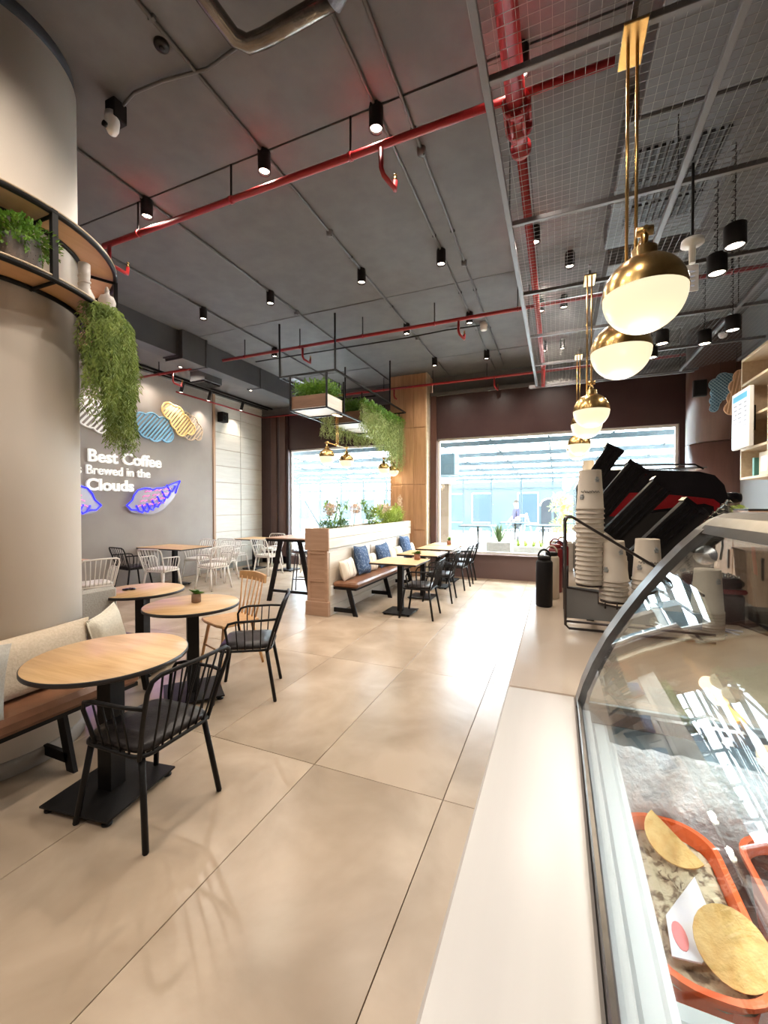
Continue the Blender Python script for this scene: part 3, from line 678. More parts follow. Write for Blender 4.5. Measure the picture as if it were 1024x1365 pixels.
# ================================================================= PLANTER WALL WITH BENCH
pw = thing('planter_partition', 'low washed-wood planter partition with brown wooden end', 'partition', (-3.165, 5.12, 0))
Lp = 3.55
MB().box(-.165, .165, .03, Lp, 0, .95).build('core', M_benchwood, pw)
for k in range(5):
    a = .04 + k * .70; MB().box(.165, .175, a, a + .692, .14, .90, .003).build('face_panel', M_benchwood, pw)
    MB().box(-.175, -.165, a, a + .692, .14, .90, .003).build('face_panel', M_benchwood, pw)
    if k: MB().box(.175, .181, a - .009, a + .001, .60, .90).build('face_slot', M_black, pw)
MB().box(.165, .185, .04, Lp, 0, .13, .004).build('plinth', M_benchwood, pw)
for z0, z1 in ((.96, 1.10), (1.105, 1.24)):
    MB().box(.15, .19, .0, Lp, z0, z1, .003).build('top_board', M_benchwood, pw)
    MB().box(-.19, -.15, .0, Lp, z0, z1, .003).build('top_board', M_benchwood, pw)
MB().box(-.15, .15, Lp - .04, Lp, .96, 1.24, .003).build('top_board', M_benchwood, pw)
MB().box(-.195, .195, -.03, .0, .93, 1.25, .003).build('end_cap', M_endwood, pw)
MB().box(-.165, .165, .0, .03, .14, .93).build('end_board', M_endwood, pw)
for a, b_, z0, z1 in ((-.165, -.12, .2, .93), (.12, .165, .2, .93), (-.12, .12, .48, .53), (-.12, .12, .88, .93), (-.12, .12, .2, .24)):
    MB().box(a, b_, -.014, .0, z0, z1, .002).build('end_moulding', M_endwood, pw)
MB().box(-.19, .19, -.035, .03, 0, .2, .004).build('end_plinth', M_endwood, pw)
MB().box(-.15, .15, 0, Lp - .04, 1.10, 1.17).build('soil', M_soil, pw)
MB().box(.165, .19, .06, .16, .28, .42, .006).build('power_socket', M_whitepaint, pw)
# bench
be = thing('bench', 'brown leather bench along the planter partition on black legs', 'bench', (-2.78, 5.22, 0))
MB().box(-.20, .20, 0, 3.3, .40, .48, .025).build('seat', M_brleather, be)
MB().box(-.19, .17, 0.01, 3.29, .37, .40).build('seat_frame', M_black, be)
def bench_legs(par, ys_, sx=1):
    for y in ys_:
        MB().obox((.10 * sx, y, .19), (.035, 0, 0), (0, .012, 0), (.055 * sx, 0, -.19)).build('leg', M_black, par)
        MB().obox((-.03 * sx, y, .075), (.16, 0, 0), (0, .012, 0), (0, 0, .03)).build('foot_bar', M_black, par)
bench_legs(be, (.03, 1.35, 2.5))
def cushion(name, label, loc, w_, h_, d_, rz, tilt, m, group=None, roll=0, trim=None):
    o = MB(); n = 12
    for s_ in (-1, 1):
        v = []; f = []
        for j in range(n + 1):
            for i in range(n + 1):
                a = -1 + 2 * i / n; b_ = -1 + 2 * j / n
                pinch = 1 - .07 * (1 - abs(a) ** 2) * abs(b_) ** 3; pin2 = 1 - .07 * (1 - abs(b_) ** 2) * abs(a) ** 3
                th = max(0, (1 - a ** 4) * (1 - b_ ** 4)) ** .55
                wr = .05 * math.sin(a * 5 + b_ * 3) * th
                v.append((a * w_ / 2 * pin2, s_ * d_ / 2 * (th + wr), b_ * h_ / 2 * pinch + h_ / 2))
        for j in range(n):
            for i in range(n):
                q = (j * (n + 1) + i, j * (n + 1) + i + 1, (j + 1) * (n + 1) + i + 1, (j + 1) * (n + 1) + i); f.append(q if s_ < 0 else q[::-1])
        o.add(v, f, True)
    r = thing(name, label, 'cushion', loc, 0, group) if trim else None
    ob = o.build('cover' if trim else name, m, r)
    if trim:
        pp = [(-w_ / 2 * .97, 0, h_ * .985), (-w_ * .25, 0, h_ * .965), (0, 0, h_ * .95), (w_ * .25, 0, h_ * .965), (w_ / 2 * .97, 0, h_ * .985)]
        MB().tube(pp, .006, 6).build('seam_piping', m, r)
        MB().tube([(-w_ / 2 * .985, 0, h_ * .02), (-w_ / 2 * .95, 0, h_ / 2), (-w_ / 2 * .985, 0, h_ * .98)], .005, 6).build('seam_piping', m, r)
        r.rotation_euler = (R(tilt), R(roll), rz); return r
    tag(ob, label, 'cushion', group); ob.location = loc; ob.rotation_euler = (R(tilt), R(roll), rz); return ob
bc = [(5.50, .40, .30, M_cream, 'cream striped cushion at the near end of the bench'), (5.98, .42, .46, M_blue, 'navy patterned cushion nearest the near bench end'), (6.32, .36, .30, M_cream, 'cream striped cushion between the two nearer navy ones'), (6.88, .44, .42, M_blue, 'navy patterned cushion in the middle of the bench'), (7.25, .36, .30, M_cream, 'cream striped cushion past the middle navy one'), (7.62, .36, .30, M_cream, 'cream striped cushion before the furthest navy one'), (8.05, .42, .48, M_blue, 'navy patterned cushion furthest along the bench'), (8.38, .30, .3, M_cream, 'cream striped cushion at the far bench end')]
for y, w_, h_, m, lb in bc:
    cushion('cushion', lb, (-2.84 + (.02 if m is M_blue else 0), y, .485), w_, h_, .14, R(90) + rnd(-.06, .06), -14, m, 'cushions on the partition bench', rnd(-5, 5))
# plants on the partition
def planter_plant(name, label, y, kind):
    t = thing(name, label, 'plant', (-3.165, y, 1.17)); t.scale = (1.15, 1.15, 1.3)
    f = MB()
    if kind == 'grass': blades(f, (0, 0, 0), 130, .32, .014, .75, .6); f.build('foliage', M_lime, t)
    elif kind == 'tall':
        for k in range(8):
            a = rnd(0, 6.28); q = rnd(.03, .13); p = [(q * .3 * math.cos(a), q * .3 * math.sin(a), 0), (q * math.cos(a), q * math.sin(a), .2), (2 * q * math.cos(a), 2 * q * math.sin(a), .38)]
            f.tube(p, .003, 5)
            for j in range(14):
                z = .1 + j * .02; leaf(f, Vector((q * 2 * z / .38 * math.cos(a), q * 2 * z / .38 * math.sin(a), z)), rvec() + Vector((0, 0, .3)), .08, .022)
        f.build('foliage', M_leaf, t)
    elif kind == 'low': bush(f, (0, 0, .06), .12, .12, .09, 320, .04, .012, .8); f.build('foliage', M_leafd, t)
    elif kind == 'bush': bush(f, (0, 0, .14), .13, .14, .17, 420, .06, .028, .5); f.build('foliage', M_lime, t)
    elif kind == 'blossom':
        f.tube([(0, 0, 0), (.01, .02, .15), (.02, .03, .24)], .004, 6); f.build('stem', M_leafd, t)
        f = MB(); bush(f, (.02, .03, .27), .08, .11, .06, 380, .028, .02); f.build('blossom', M_blossom, t)
    elif kind == 'plume':
        f.tube([(0, 0, 0), (.02, -.02, .3)], .004, 6); blades(f, (0, 0, 0), 20, .2, .01); f.build('stem', M_lime, t)
        f = MB(); bush(f, (.02, -.02, .34), .045, .045, .15, 300, .035, .012, .8); f.build('plume', M_blossom, t)
pp = [('low', 5.35, 'low dark green tuft at the near end of the planter'), ('blossom', 5.42, 'dried pink blossom head nearest the planter end'), ('tall', 5.55, 'airy leafy sprays at the near planter end'), ('low', 5.72, 'second low green tuft in the planter'), ('low', 5.9, 'third low green tuft in the planter'), ('blossom', 6.25, 'dried pink blossom head alone on the planter'), ('tall', 7.0, 'tall bright leafy plant mid planter'), ('bush', 7.2, 'lime leafy bush mid planter'), ('blossom', 7.4, 'pale blossom cluster mid planter'), ('blossom', 7.62, 'pale blossom cluster before the lime grasses'), ('bush', 7.7, 'lime bush between blossoms and grasses'), ('grass', 7.95, 'bright lime arching grass clump'), ('grass', 8.15, 'second lime arching grass clump'), ('bush', 8.3, 'small green bush under the pink plume'), ('plume', 8.45, 'pink feathery plume at the far planter end'), ('grass', 7.8, 'lime grass clump behind the blossoms')]
for k, y, lb in pp: planter_plant('planter_plant', lb, y, k)

# ================================================================= TABLES AND CHAIRS
def round_table(loc, rz, r, label, base_rz, tint=None):
    t = thing('round_table', label, 'table', loc, rz, 'round oak tables')
    MB().lathe([(.001, .735), (r - .006, .735), (r, .739), (r, .757), (r - .004, .76)], n=64, caps=False).build('edge_band', M_edge, t)
    MB().lathe([(r - .0045, .7585), (r - .0055, .7612), (.001, .7612)], n=64, caps=False).build('tabletop', M_oak, t)
    c, s_ = math.cos(base_rz), math.sin(base_rz)
    MB().obox((0, 0, .38), (.045 * c, .045 * s_, 0), (-.045 * s_, .045 * c, 0), (0, 0, .355)).build('pedestal', M_black, t)
    MB().obox((0, 0, .728), (.16 * c, .16 * s_, 0), (-.03 * s_, .03 * c, 0), (0, 0, .007)).build('top_bracket', M_black, t)
    MB().obox((0, 0, .034), (.215 * c, .215 * s_, 0), (-.225 * s_, .225 * c, 0), (0, 0, .005)).build('base_plate', M_black, t)
    for i in (-1, 1):
        for j in (-1, 1):
            x, y = .185 * i * c - .195 * j * s_, .185 * i * s_ + .195 * j * c
            MB().lathe([(.014, 0), (.024, .003), (.024, .010), (.008, .014), (.008, .03)], (x, y, 0), 14).build('levelling_foot', M_black2, t)
    return t
round_table((-2.25, 1.51, 0), 0, .385, 'round oak table nearest the camera beside the plaster column', R(8))
round_table((-2.79, 2.56, 0), R(40), .37, 'round oak table in the middle with a small potted plant', R(12))
round_table((-3.70, 2.80, 0), R(100), .37, 'round oak table furthest back carrying black sunglasses', R(5))
def square_table(loc, w_, d_, label, group, rz=0):
    t = thing('square_table', label, 'table', loc, rz, group)
    MB().box(-w_ / 2, w_ / 2, -d_ / 2, d_ / 2, .735, .757, .002).build('edge_band', M_edge, t)
    MB().box(-w_ / 2 + .002, w_ / 2 - .002, -d_ / 2 + .002, d_ / 2 - .002, .757, .762).build('tabletop', M_oak, t)
    MB().box(-.04, .04, -.04, .04, .03, .735, .003).build('pedestal', M_black, t)
    MB().box(-.2, .2, -.03, .03, .72, .735).build('top_bracket', M_black, t)
    MB().box(-.21, .21, -.21, .21, .018, .03, .002).build('base_plate', M_black, t)
    for i in (-1, 1):
        for j in (-1, 1): MB().lathe([(.02, 0), (.02, .01), (.008, .012), (.008, .018)], (.18 * i, .18 * j, 0), 12).build('levelling_foot', M_black2, t)
    return t
g1 = 'square oak tables along the bench'
tb = [(5.72, 'nearest the camera along the bench, with a potted plant'), (6.82, 'second from the camera along the bench'), (7.82, 'third along the bench, near the window'), (8.55, 'furthest along the bench, against the window, with a potted plant')]
for y, lb in tb: square_table((-2.12, y, 0), .70, .62 if y > 8 else .70, 'square oak table ' + lb, g1)

def spindle_chair(m, seat_m, label, group, thick=1.0):
    t = thing('spindle_armchair', label, 'chair', (0, 0, 0), 0, group)
    # local: faces +y
    ring = []
    def rrect(hx, hy, z, r, n=4, cy=0):
        p = []
        for cx_, cy_, a0 in ((hx - r, hy - r, 0), (-hx + r, hy - r, 90), (-hx + r, -hy + r, 180), (hx - r, -hy + r, 270)):
            for k in range(n + 1): a = R(a0 + 90 * k / n); p.append((cx_ + r * math.cos(a), cy + cy_ + r * math.sin(a), z))
        return p
    MB().tube(rrect(.215, .205, .415, .07), .010 * thick, 8, closed=True).build('seat_frame', m, t)
    MB().loft([rrect(.17, .165, .412, .07), rrect(.205, .195, .425, .07), rrect(.21, .20, .445, .07), rrect(.195, .185, .462, .07), rrect(.12, .11, .468, .06)], caps=True, smooth=True).build('seat', seat_m, t)
    for i in (-1, 1):
        for j in (-1, 1):
            MB().tube([(i * .185, j * .17, .42), (i * .225, j * .24, .004)], [.0155 * thick, .0145 * thick], 10).build('leg', m, t)
            MB().lathe([(.012, 0), (.012, .006)], (i * .225, j * .24, 0), 10).build('foot_glide', M_black2, t)
    # back loop: from rear corners up and round
    bl = [(-.205, -.18, .40), (-.225, -.225, .56), (-.245, -.285, .74), (-.235, -.305, .795), (-.20, -.315, .815), (0, -.335, .82), (.20, -.315, .815), (.235, -.305, .795), (.245, -.285, .74), (.225, -.225, .56), (.205, -.18, .40)]
    MB().tube(bl, .011 * thick, 8).build('back_loop', m, t)
    for k in range(7):
        a = -1 + 2 * (k + .0) / 6; a *= .82
        MB().tube([(a * .185, -.20, .415), (a * .205, -.26, .6), (a * .235, -.335 + .02 * abs(a), .815)], .0055 * thick, 6).build('back_spindle', m, t)
    for i in (-1, 1):
        ar = [(i * .236, -.262, .665), (i * .262, -.15, .665), (i * .268, .05, .66), (i * .262, .11, .645), (i * .25, .135, .60), (i * .225, .125, .50), (i * .21, .11, .415)]
        MB().tube(ar, .010 * thick, 8).build('arm', m, t)
        for k in range(4):
            y = -.14 + k * .065
            MB().tube([(i * .212, y * .9, .415), (i * .262, y, .662)], .005 * thick, 6).build('arm_spindle', m, t)
    MB().tube([(-.15, -.16, .405), (0, -.12, .39), (.15, -.16, .405)], .006, 6).build('stacking_bar', m, t)
    return t
gb = 'black spindle armchairs'
ch0 = spindle_chair(M_black, M_leather, 'black spindle armchair nearest the camera at the first round table', gb)
ch0.location = (-1.95, 1.515, 0); ch0.rotation_euler = (0, 0, R(91))
def chair(x, y, deg, label, group=gb, src=None): return dup(src or ch0, (x, y, 0), R(deg), label, group)
chair(-2.405, 2.79, 121, 'black spindle armchair at the middle round table')
fc = [(5.72, 92, 'nearest the camera at the bench tables'), (6.80, 94, 'second at the bench tables'), (7.92, 88, 'third at the bench tables'), (8.62, 93, 'furthest at the bench tables, by the window')]
for y, d, lb in fc: chair(-1.80, y - .06, d, 'black spindle armchair ' + lb)
wt = 'white spindle armchairs'
cw = spindle_chair(M_white, M_white, 'white spindle armchair in front of the back-left oak table', wt, 1.1)
square_table((-7.0, 6.0, 0), 1.2, .75, 'rectangular oak table against the taupe wall', 'oak tables at the left wall', R(0))
cw.location = (-6.55, 5.35, 0); cw.rotation_euler = (0, 0, R(8))
chair(-6.05, 6.05, 82, 'white spindle armchair at the right end of the wall table', wt, cw)
chair(-7.15, 6.72, 178, 'white spindle armchair behind the wall table, by the panels', wt, cw)
chair(-6.5, 6.75, 186, 'white spindle armchair behind the wall table, further right', wt, cw)
chair(-7.3, 5.35, -8, 'black spindle armchair at the left wall table')
t = square_table((-6.9, 3.72, 0), .75, .75, 'square oak table mostly hidden behind the plaster column', 'oak tables at the left wall')
chair(-6.25, 3.95, 75, 'white spindle armchair peeping out behind the plaster column', wt, cw)
# table 2 by panelled wall
square_table((-7.0, 8.35, 0), .75, .75, 'square oak table by the white panels, left one', 'oak tables at the panelled wall')
square_table((-6.05, 8.45, 0), .75, .75, 'square oak table by the white panels, right one', 'oak tables at the panelled wall')
for x, y, d, lb in ((-7.05, 7.72, 4, 'in front of the left panel-side table'), (-6.15, 7.8, -6, 'in front of the right panel-side table'), (-7.0, 8.98, 180, 'behind the left panel-side table'), (-6.1, 9.05, 176, 'behind the right panel-side table'), (-5.35, 8.5, 90, 'at the right end of the panel-side tables')):
    chair(x, y, d, 'white spindle armchair ' + lb, wt, cw)

# beech spindle-back chair
t = thing('wooden_chair', 'light wooden spindle-back chair at the middle round table', 'chair', (-2.99, 3.22, 0), R(160))
sh_ = [(-.19, -.19), (.19, -.19), (.22, .20), (.12, .225), (-.12, .225), (-.22, .20)]
MB().loft([[(x * .94, y * .94, .425) for x, y in sh_], [(x, y, .435) for x, y in sh_], [(x, y, .45) for x, y in sh_], [(x * .97, y * .97, .457) for x, y in sh_]], caps=True).build('seat', M_oak2, t)
for i in (-1, 1):
    MB().tube([(i * .15, .15, .43), (i * .21, .22, 0.002)], [.019, .013], 10).build('leg', M_oak2, t)
    MB().tube([(i * .14, -.14, .43), (i * .20, -.23, 0.002)], [.019, .013], 10).build('leg', M_oak2, t)
MB().tube([(-.18, .19, .2), (.18, .19, .2)], .009, 8).build('stretcher', M_oak2, t)
for k in range(6):
    a = -1 + 2 * k / 5
    MB().tube([(a * .165, -.165, .45), (a * .18, -.20, .6), (a * .205, -.26 + .03 * a * a, .83)], [.009, .008, .008], 8).build('back_spindle', M_oak2, t)
cr = MB(); rings = []
for k in range(9):
    a = -1 + k / 4; x = a * .245; y = -.265 + .035 * a * a
    rings.append([(x, y - .012, .80), (x, y + .012, .80), (x, y + .004, .885 - .01 * a * a), (x, y - .02, .885 - .01 * a * a)])
cr.loft(rings, caps=True); cr.build('crest_rail', M_oak2, t)

# high table with A legs and bar stools
t = thing('bar_table', 'high bar table with slanted black legs behind the partition', 'table', (-3.98, 6.2, 0))
MB().box(-.45, .45, -.65, .65, 1.03, 1.05, .003).build('tabletop', M_endwood, t)
MB().box(-.44, .44, -.64, .64, .99, 1.03).build('top_frame', M_black, t)
for y in (-.60, .60):
    for i in (-1, 1):
        MB().obox((i * .30, y, .50), (.035, 0, 0), (0, .02, 0), (-i * .12, 0, .5)).build('leg', M_black, t)
    MB().box(-.36, .36, y - .018, y + .018, .16, .20).build('foot_bar', M_black, t)
g2 = 'bar stools at the high table'
bs = thing('bar_stool', 'grey metal bar stool nearest the partition end, under the high table', 'stool', (-3.70, 6.35, 0), 0, g2)
MB().lathe([(.10, .70), (.17, .715), (.18, .74), (.16, .755), (.001, .757)], n=24).build('seat', M_potgrey, bs)
for a in range(4):
    c, s_ = math.cos(R(45 + 90 * a)), math.sin(R(45 + 90 * a)); MB().tube([(.12 * c, .12 * s_, .71), (.21 * c, .21 * s_, .002)], .011, 8).build('leg', M_wire2, bs)
MB().tube([(.185 * math.cos(R(45 + 90 * a)), .185 * math.sin(R(45 + 90 * a)), .25) for a in range(4)], .009, 8, closed=True).build('foot_ring', M_wire2, bs)
MB().tube([(-.16, -.08, .74), (-.17, -.11, .93), (-.12, -.16, .96), (.12, -.16, .96), (.17, -.11, .93), (.16, -.08, .74)], .010, 8).build('back_loop', M_white, bs)
for k in range(5): MB().tube([(-.12 + .06 * k, -.13, .74), (-.12 + .06 * k, -.16, .95)], .005, 6).build('back_spindle', M_white, bs)
dup(bs, (-4.3, 6.4, 0), R(20), 'grey metal bar stool left one at the high table', g2)
dup(bs, (-4.05, 7.1, 0), R(180), 'grey metal bar stool at the far side of the high table', g2)

# ================================================================= COLUMN BENCHES
be2 = thing('bench', 'brown leather bench by the plaster column with beige cushions', 'bench', (-2.80, .30, 0))
MB().box(-.17, .20, 0, 1.66, .375, .47, .028).build('seat', M_brleather, be2)
MB().box(-.16, .17, .01, 1.65, .35, .375).build('seat_frame', M_black, be2)
bench_legs(be2, (.3, 1.24))
be3 = thing('bench', 'leather bench end, pink neon glow in its colour, behind the middle round table', 'bench', (-3.45, 2.02, 0))
MB().box(-.3, .38, 0, .5, .375, .46, .028).build('seat', M_pinklit, be3)
MB().box(-.28, .3, .02, .48, .35, .375).build('seat_frame', M_black, be3)
MB().box(-.3, -.2, 0, .5, .46, .85, .02).build('backrest', M_linen3, be3)
for y in (.06, .44): MB().obox((.2, y, .18), (.03, 0, 0), (0, .012, 0), (.04, 0, -.17)).build('leg', M_black, be3)
cushion('cushion', 'long beige linen bolster cushion leaning on the plaster column', (-2.83, 1.33, .47), .96, .36, .13, R(93), -8, M_linen, trim=True)
cushion('cushion', 'pale cream square cushion standing past the long bolster', (-2.93, 2.0, .46), .36, .38, .12, R(120), -10, M_linen2, roll=-8, trim=True)
cushion('cushion', 'grey-green linen cushion at the photo edge on the brown bench', (-2.69, 1.02, .47), .40, .40, .13, R(70), -12, M_linen3, roll=6, trim=True)

# things on tables
def pot(loc, s_, label, pm, kind='succ'):
    t = thing('potted_plant', label, 'plant', loc)
    MB().lathe([(.026 * s_, 0), (.034 * s_, .004), (.034 * s_, .068 * s_), (.030 * s_, .068 * s_), (.029 * s_, .058 * s_), (.001, .058 * s_)], n=24).build('pot', pm, t)
    f = MB()
    if kind == 'succ':
        for k in range(16):
            a = k * 2.4; d = Vector((math.cos(a), math.sin(a), rnd(.2, 1.2))); leaf(f, Vector((0, 0, .06 * s_)), d, .07 * s_ * rnd(.6, 1.1), .034 * s_, .25)
        f.build('leaves', M_leafd, t)
    else:
        blades(f, (0, 0, .055 * s_), 70, .07 * s_, .010, .7, .5, .003); bush(f, (0, 0, .08 * s_), .03 * s_, .03 * s_, .025 * s_, 90, .02, .01); f.build('leaves', M_leaf, t)
    return t
pot((-2.79, 2.60, .7615), 1.1, 'small succulent in a brown pot on the middle round table', mat('brown_pot', (.24, .15, .10), rough=.7))
pot((-1.93, 5.92, .7625), 1.35, 'small leafy plant in terracotta pot on the nearest bench table', M_potterra)
pot((-2.06, 8.45, .7625), 1.35, 'small grassy plant in terracotta pot on the window table', M_potterra, 'grass')
t = thing('sunglasses', 'black sunglasses folded on the furthest round table', 'sunglasses', (-3.79, 2.73, .762), R(60))
for i in (-1, 1):
    MB().lathe([(.001, .004), (.022, .004), (.024, .012), (.022, .016), (.001, .016)], (i * .03, 0, 0), 16).build('lens', M_machine, t)
    MB().tube([(i * .055, 0, .008), (i * .05, .05, .008), (-i * .02, .075, .008)], .003, 6).build('temple', M_black, t)
MB().tube([(-.012, 0, .01), (0, .004, .014), (.012, 0, .01)], .0025, 6).build('bridge', M_black, t)
B(-.035, .035, .02, .06, 0, .006, .002).build('case_strap', M_black, t)

# ================================================================= WALL ART
# clouds: union-of-circles outline in (y, z), stripes clipped to it
def cloud(name, label, circles, x, m, ang, pitch, wdt, group=None, axis='x', fill=None, grid=False):
    t = thing(name, label, 'wall art', (x, 0, 0) if axis == 'x' else (0, x, 0), 0, group)
    inside = lambda a, b_: any((a - c[0]) ** 2 + (b_ - c[1]) ** 2 < c[2] ** 2 for c in circles)
    P3 = (lambda a, b_, h: (h, a, b_)) if axis == 'x' else (lambda a, b_, h: (a, h, b_))
    ca = sum(c[0] for c in circles) / len(circles); cb = sum(c[1] for c in circles) / len(circles); out = []
    for k in range(120):
        th = 2 * math.pi * k / 120; d = (math.cos(th), math.sin(th)); r = 0
        for q in range(260):
            rr = q * .005
            if inside(ca + d[0] * rr, cb + d[1] * rr): r = rr
        out.append((ca + d[0] * r, cb + d[1] * r))
    sg = 1 if axis == 'x' else -1
    MB().tube([P3(a, b_, 0.02 * sg) for a, b_ in out], wdt * .55, 6, closed=True).build('outline', m, t)
    st = MB()
    for sgn in ((1, -1) if grid else (1,)):
        u = (math.cos(ang), math.sin(ang) * sgn); v_ = (-u[1], u[0]); q = -1.3
        while q < 1.3:
            seg = None; s_ = -1.3
            while s_ <= 1.3:
                a, b_ = ca + u[0] * s_ + v_[0] * q, cb + u[1] * s_ + v_[1] * q; i = inside(a, b_)
                if i and seg is None: seg = s_
                if not i and seg is not None:
                    m0 = (seg + s_ - .01) / 2; hl_ = (s_ - .01 - seg) / 2
                    if hl_ > .01: st.obox(P3(ca + u[0] * m0 + v_[0] * q, cb + u[1] * m0 + v_[1] * q, .02 * sg), P3(u[0] * hl_, u[1] * hl_, 0), P3(v_[0] * wdt / 2, v_[1] * wdt / 2, 0), P3(0, 0, .006))
                    seg = None
                s_ += .01
            q += pitch
    st.build('stripes', m, t)
    for k in (10, 40, 70, 100):
        a, b_ = out[k]; MB().tube([P3(a * .9 + ca * .1, b_ * .9 + cb * .1, .02 * sg), P3(a * .9 + ca * .1, b_ * .9 + cb * .1, (XW - .02 - x) if axis == 'x' else .0)], .006, 6).build('standoff', m, t)
    if axis == 'y': MB().tube([P3(ca, cb, 0), P3(ca, ZM, 0)], .002, 6).build('hanging_wire', M_black, t)
    if fill: MB().prism(out, lambda a, b_, h: P3(a, b_, h), .002 * sg, .008 * sg).build('back_panel', fill, t)
    return t
GC = 'striped cloud cut-outs on the left wall'
XW = -7.60
cloud('cloud_cutout', 'white striped cloud cut-out partly behind the fern', [(4.75, 3.2, .26), (5.02, 3.22, .22), (5.2, 3.14, .2), (4.5, 3.2, .2), (5.35, 3.05, .16), (4.95, 3.05, .18)], XW + .03, M_cwhite, R(50), .075, .034, GC)
cloud('cloud_cutout', 'blue striped cloud cut-out between the white and yellow ones', [(5.72, 3.2, .2), (5.95, 3.24, .2), (6.2, 3.2, .2), (6.0, 3.06, .18), (6.28, 3.06, .16), (5.82, 3.1, .18)], XW + .05, M_cblue, R(50), .066, .036, GC)
cloud('cloud_cutout', 'yellow striped cloud cut-out furthest right on the wall', [(6.32, 3.56, .17), (6.5, 3.5, .20), (6.68, 3.36, .20), (6.5, 3.36, .16), (6.85, 3.28, .14), (6.62, 3.24, .16)], XW + .08, M_cyel, R(50), .066, .036, GC)
cloud('cloud_cutout', 'tan striped cloud cut-out behind the yellow one', [(6.78, 3.48, .16), (6.95, 3.42, .17), (7.08, 3.28, .17), (6.9, 3.2, .17), (6.75, 3.24, .15), (7.12, 3.16, .10)], XW + .03, M_ctan, R(50), .066, .026, GC)
cloud('cloud_cutout', 'blue patterned cloud cut-out on the brown column', [(a_ - .07, b__ - .20, c__) for a_, b__, c__ in [(2.33, 3.65, .09), (2.43, 3.72, .10), (2.50, 3.62, .10), (2.40, 3.5, .11), (2.33, 3.4, .08), (2.36, 3.52, .1), (2.50, 3.72, .08), (2.31, 3.28, .06)]], 7.98, mat('cloud_blue_pale', (.34, .55, .68), rough=.5), R(45), .035, .006, 'cloud cut-outs on the right', 'y', mat('cloud_blue_deep', (.10, .22, .33), rough=.5), True)
cloud('cloud_cutout', 'orange patterned cloud cut-out beside the wall shelf', [(2.27, 2.94, .09), (2.32, 3.08, .11), (2.34, 3.24, .11), (2.38, 3.38, .1)], 7.35, mat('cloud_peach', (.75, .50, .32), rough=.5), R(80), .04, .012, 'cloud cut-outs on the right', 'y', mat('cloud_peach2', (.55, .34, .2), rough=.5))
# lettering
wl_ = thing('wall_lettering', 'raised white slogan lettering on the taupe wall', 'lettering', (XW, 0, 0))
def text(s_, y, z, size, m, parent, name, ext=.02, off=0, rot=(R(90), 0, R(90)), x=0, width=None, sp=1.0):
    cu = bpy.data.curves.new(name, 'FONT'); cu.body = s_; cu.size = size; cu.extrude = ext; cu.offset = off; cu.resolution_u = 3; cu.space_character = sp
    o = bpy.data.objects.new(name, cu); col.objects.link(o); bpy.context.view_layer.update()
    me = bpy.data.meshes.new_from_object(o.evaluated_get(bpy.context.evaluated_depsgraph_get()))
    bpy.data.objects.remove(o); me.materials.clear(); me.materials.append(m)
    o = bpy.data.objects.new(name, me); col.objects.link(o)
    xs_ = [v.co.x for v in me.vertices]; k = 1
    if width: k = width / (max(xs_) - min(xs_))
    for v in me.vertices: v.co.x = (v.co.x - max(xs_)) * k
    if parent: o.parent = parent
    o.location = (x, y, z); o.rotation_euler = rot; return o
# right edges line up as in the photograph
text('The  Best Coffee', 6.18, 2.36, .31, M_letter, wl_, 'lettering_line', .02, .006, x=.02, width=2.13)
text('is Brewed in the', 5.92, 2.135, .235, M_letter, wl_, 'lettering_line', .02, .001, x=.02, width=1.42)
text('Clouds', 5.57, 1.855, .29, M_letter, wl_, 'lettering_line', .02, .0075, x=.02, width=.88)
# neon wings
def wing(label, flip, y0):
    t = thing('neon_wing_sign', label, 'neon sign', (XW, y0, 1.38), 0, 'neon wings under the slogan')
    S = lambda a, b_: (.05, a * flip, b_)
    outl = [(0, .20), (.12, .08), (.28, .04), (.48, .02), (.66, .04), (.84, .12), (.98, .24), (1.10, .38), (1.2, .54), (1.27, .74), (1.05, .66), (.86, .60), (.70, .58), (.5, .58), (.34, .56), (.2, .46), (.16, .32)]
    MB().prism([(a, b_) for a, b_ in outl], lambda a, b_, h: (h, a * flip, b_), .03, .036).build('acrylic_panel', M_acrylic, t)
    MB().tube([S(*p) for p in [(.03, .20), (.14, .30), (.18, .40), (.26, .5), (.4, .54), (.52, .54), (.58, .51), (.66, .55), (.8, .56), (.92, .6), (1.05, .66), (1.24, .73)]], .014, 8).build('neon_tube', M_nblue, t)
    MB().tube([S(*p) for p in [(.03, .20), (.12, .12), (.22, .12), (.3, .07), (.24, .16)]], .014, 8).build('neon_tube', M_nblue, t)
    for k in range(7):
        a = .30 + k * .115; b_ = .06 + .012 * k * k
        MB().tube([S(a - .08, b_ + .14), S(a - .02, b_ + .03), S(a + .05, b_), S(a + .10, b_ + .07), S(a + .13, b_ + .13)], .016, 8).build('neon_tube', M_nblue, t)
    MB().tube([S(1.12, .46), S(1.16, .56), S(1.24, .73)], .014, 8).build('neon_tube', M_nblue, t)
    for j in range(4):
        for k in range(3):
            a = .26 + k * .22 + .05 * j; b_ = .18 + j * .095 + .03 * k
            MB().tube([S(a, b_), S(a + .05, b_ + .025), S(a + .10, b_ + .012), S(a + .15, b_ + .035)], .009, 6).build('neon_tube', M_npink, t)
    for a, b_ in ((.1, .18), (1.1, .6)): MB().lathe([(.012, 0), (.012, .034)], (0, a * flip, b_), 8, axis='x').build('standoff', M_alu, t)
    d = bpy.data.lights.new('neon_glow', 'AREA'); d.energy = 3; d.color = (.8, .2, 1); d.size = .6
    o = bpy.data.objects.new('neon_glow', d); col.objects.link(o); o.parent = t; o.location = (.10, .6 * flip, .35); o.rotation_euler = (0, R(-90), 0)
    return t
wing('blue and pink neon wing sign, right one, under the slogan', 1, 5.38)
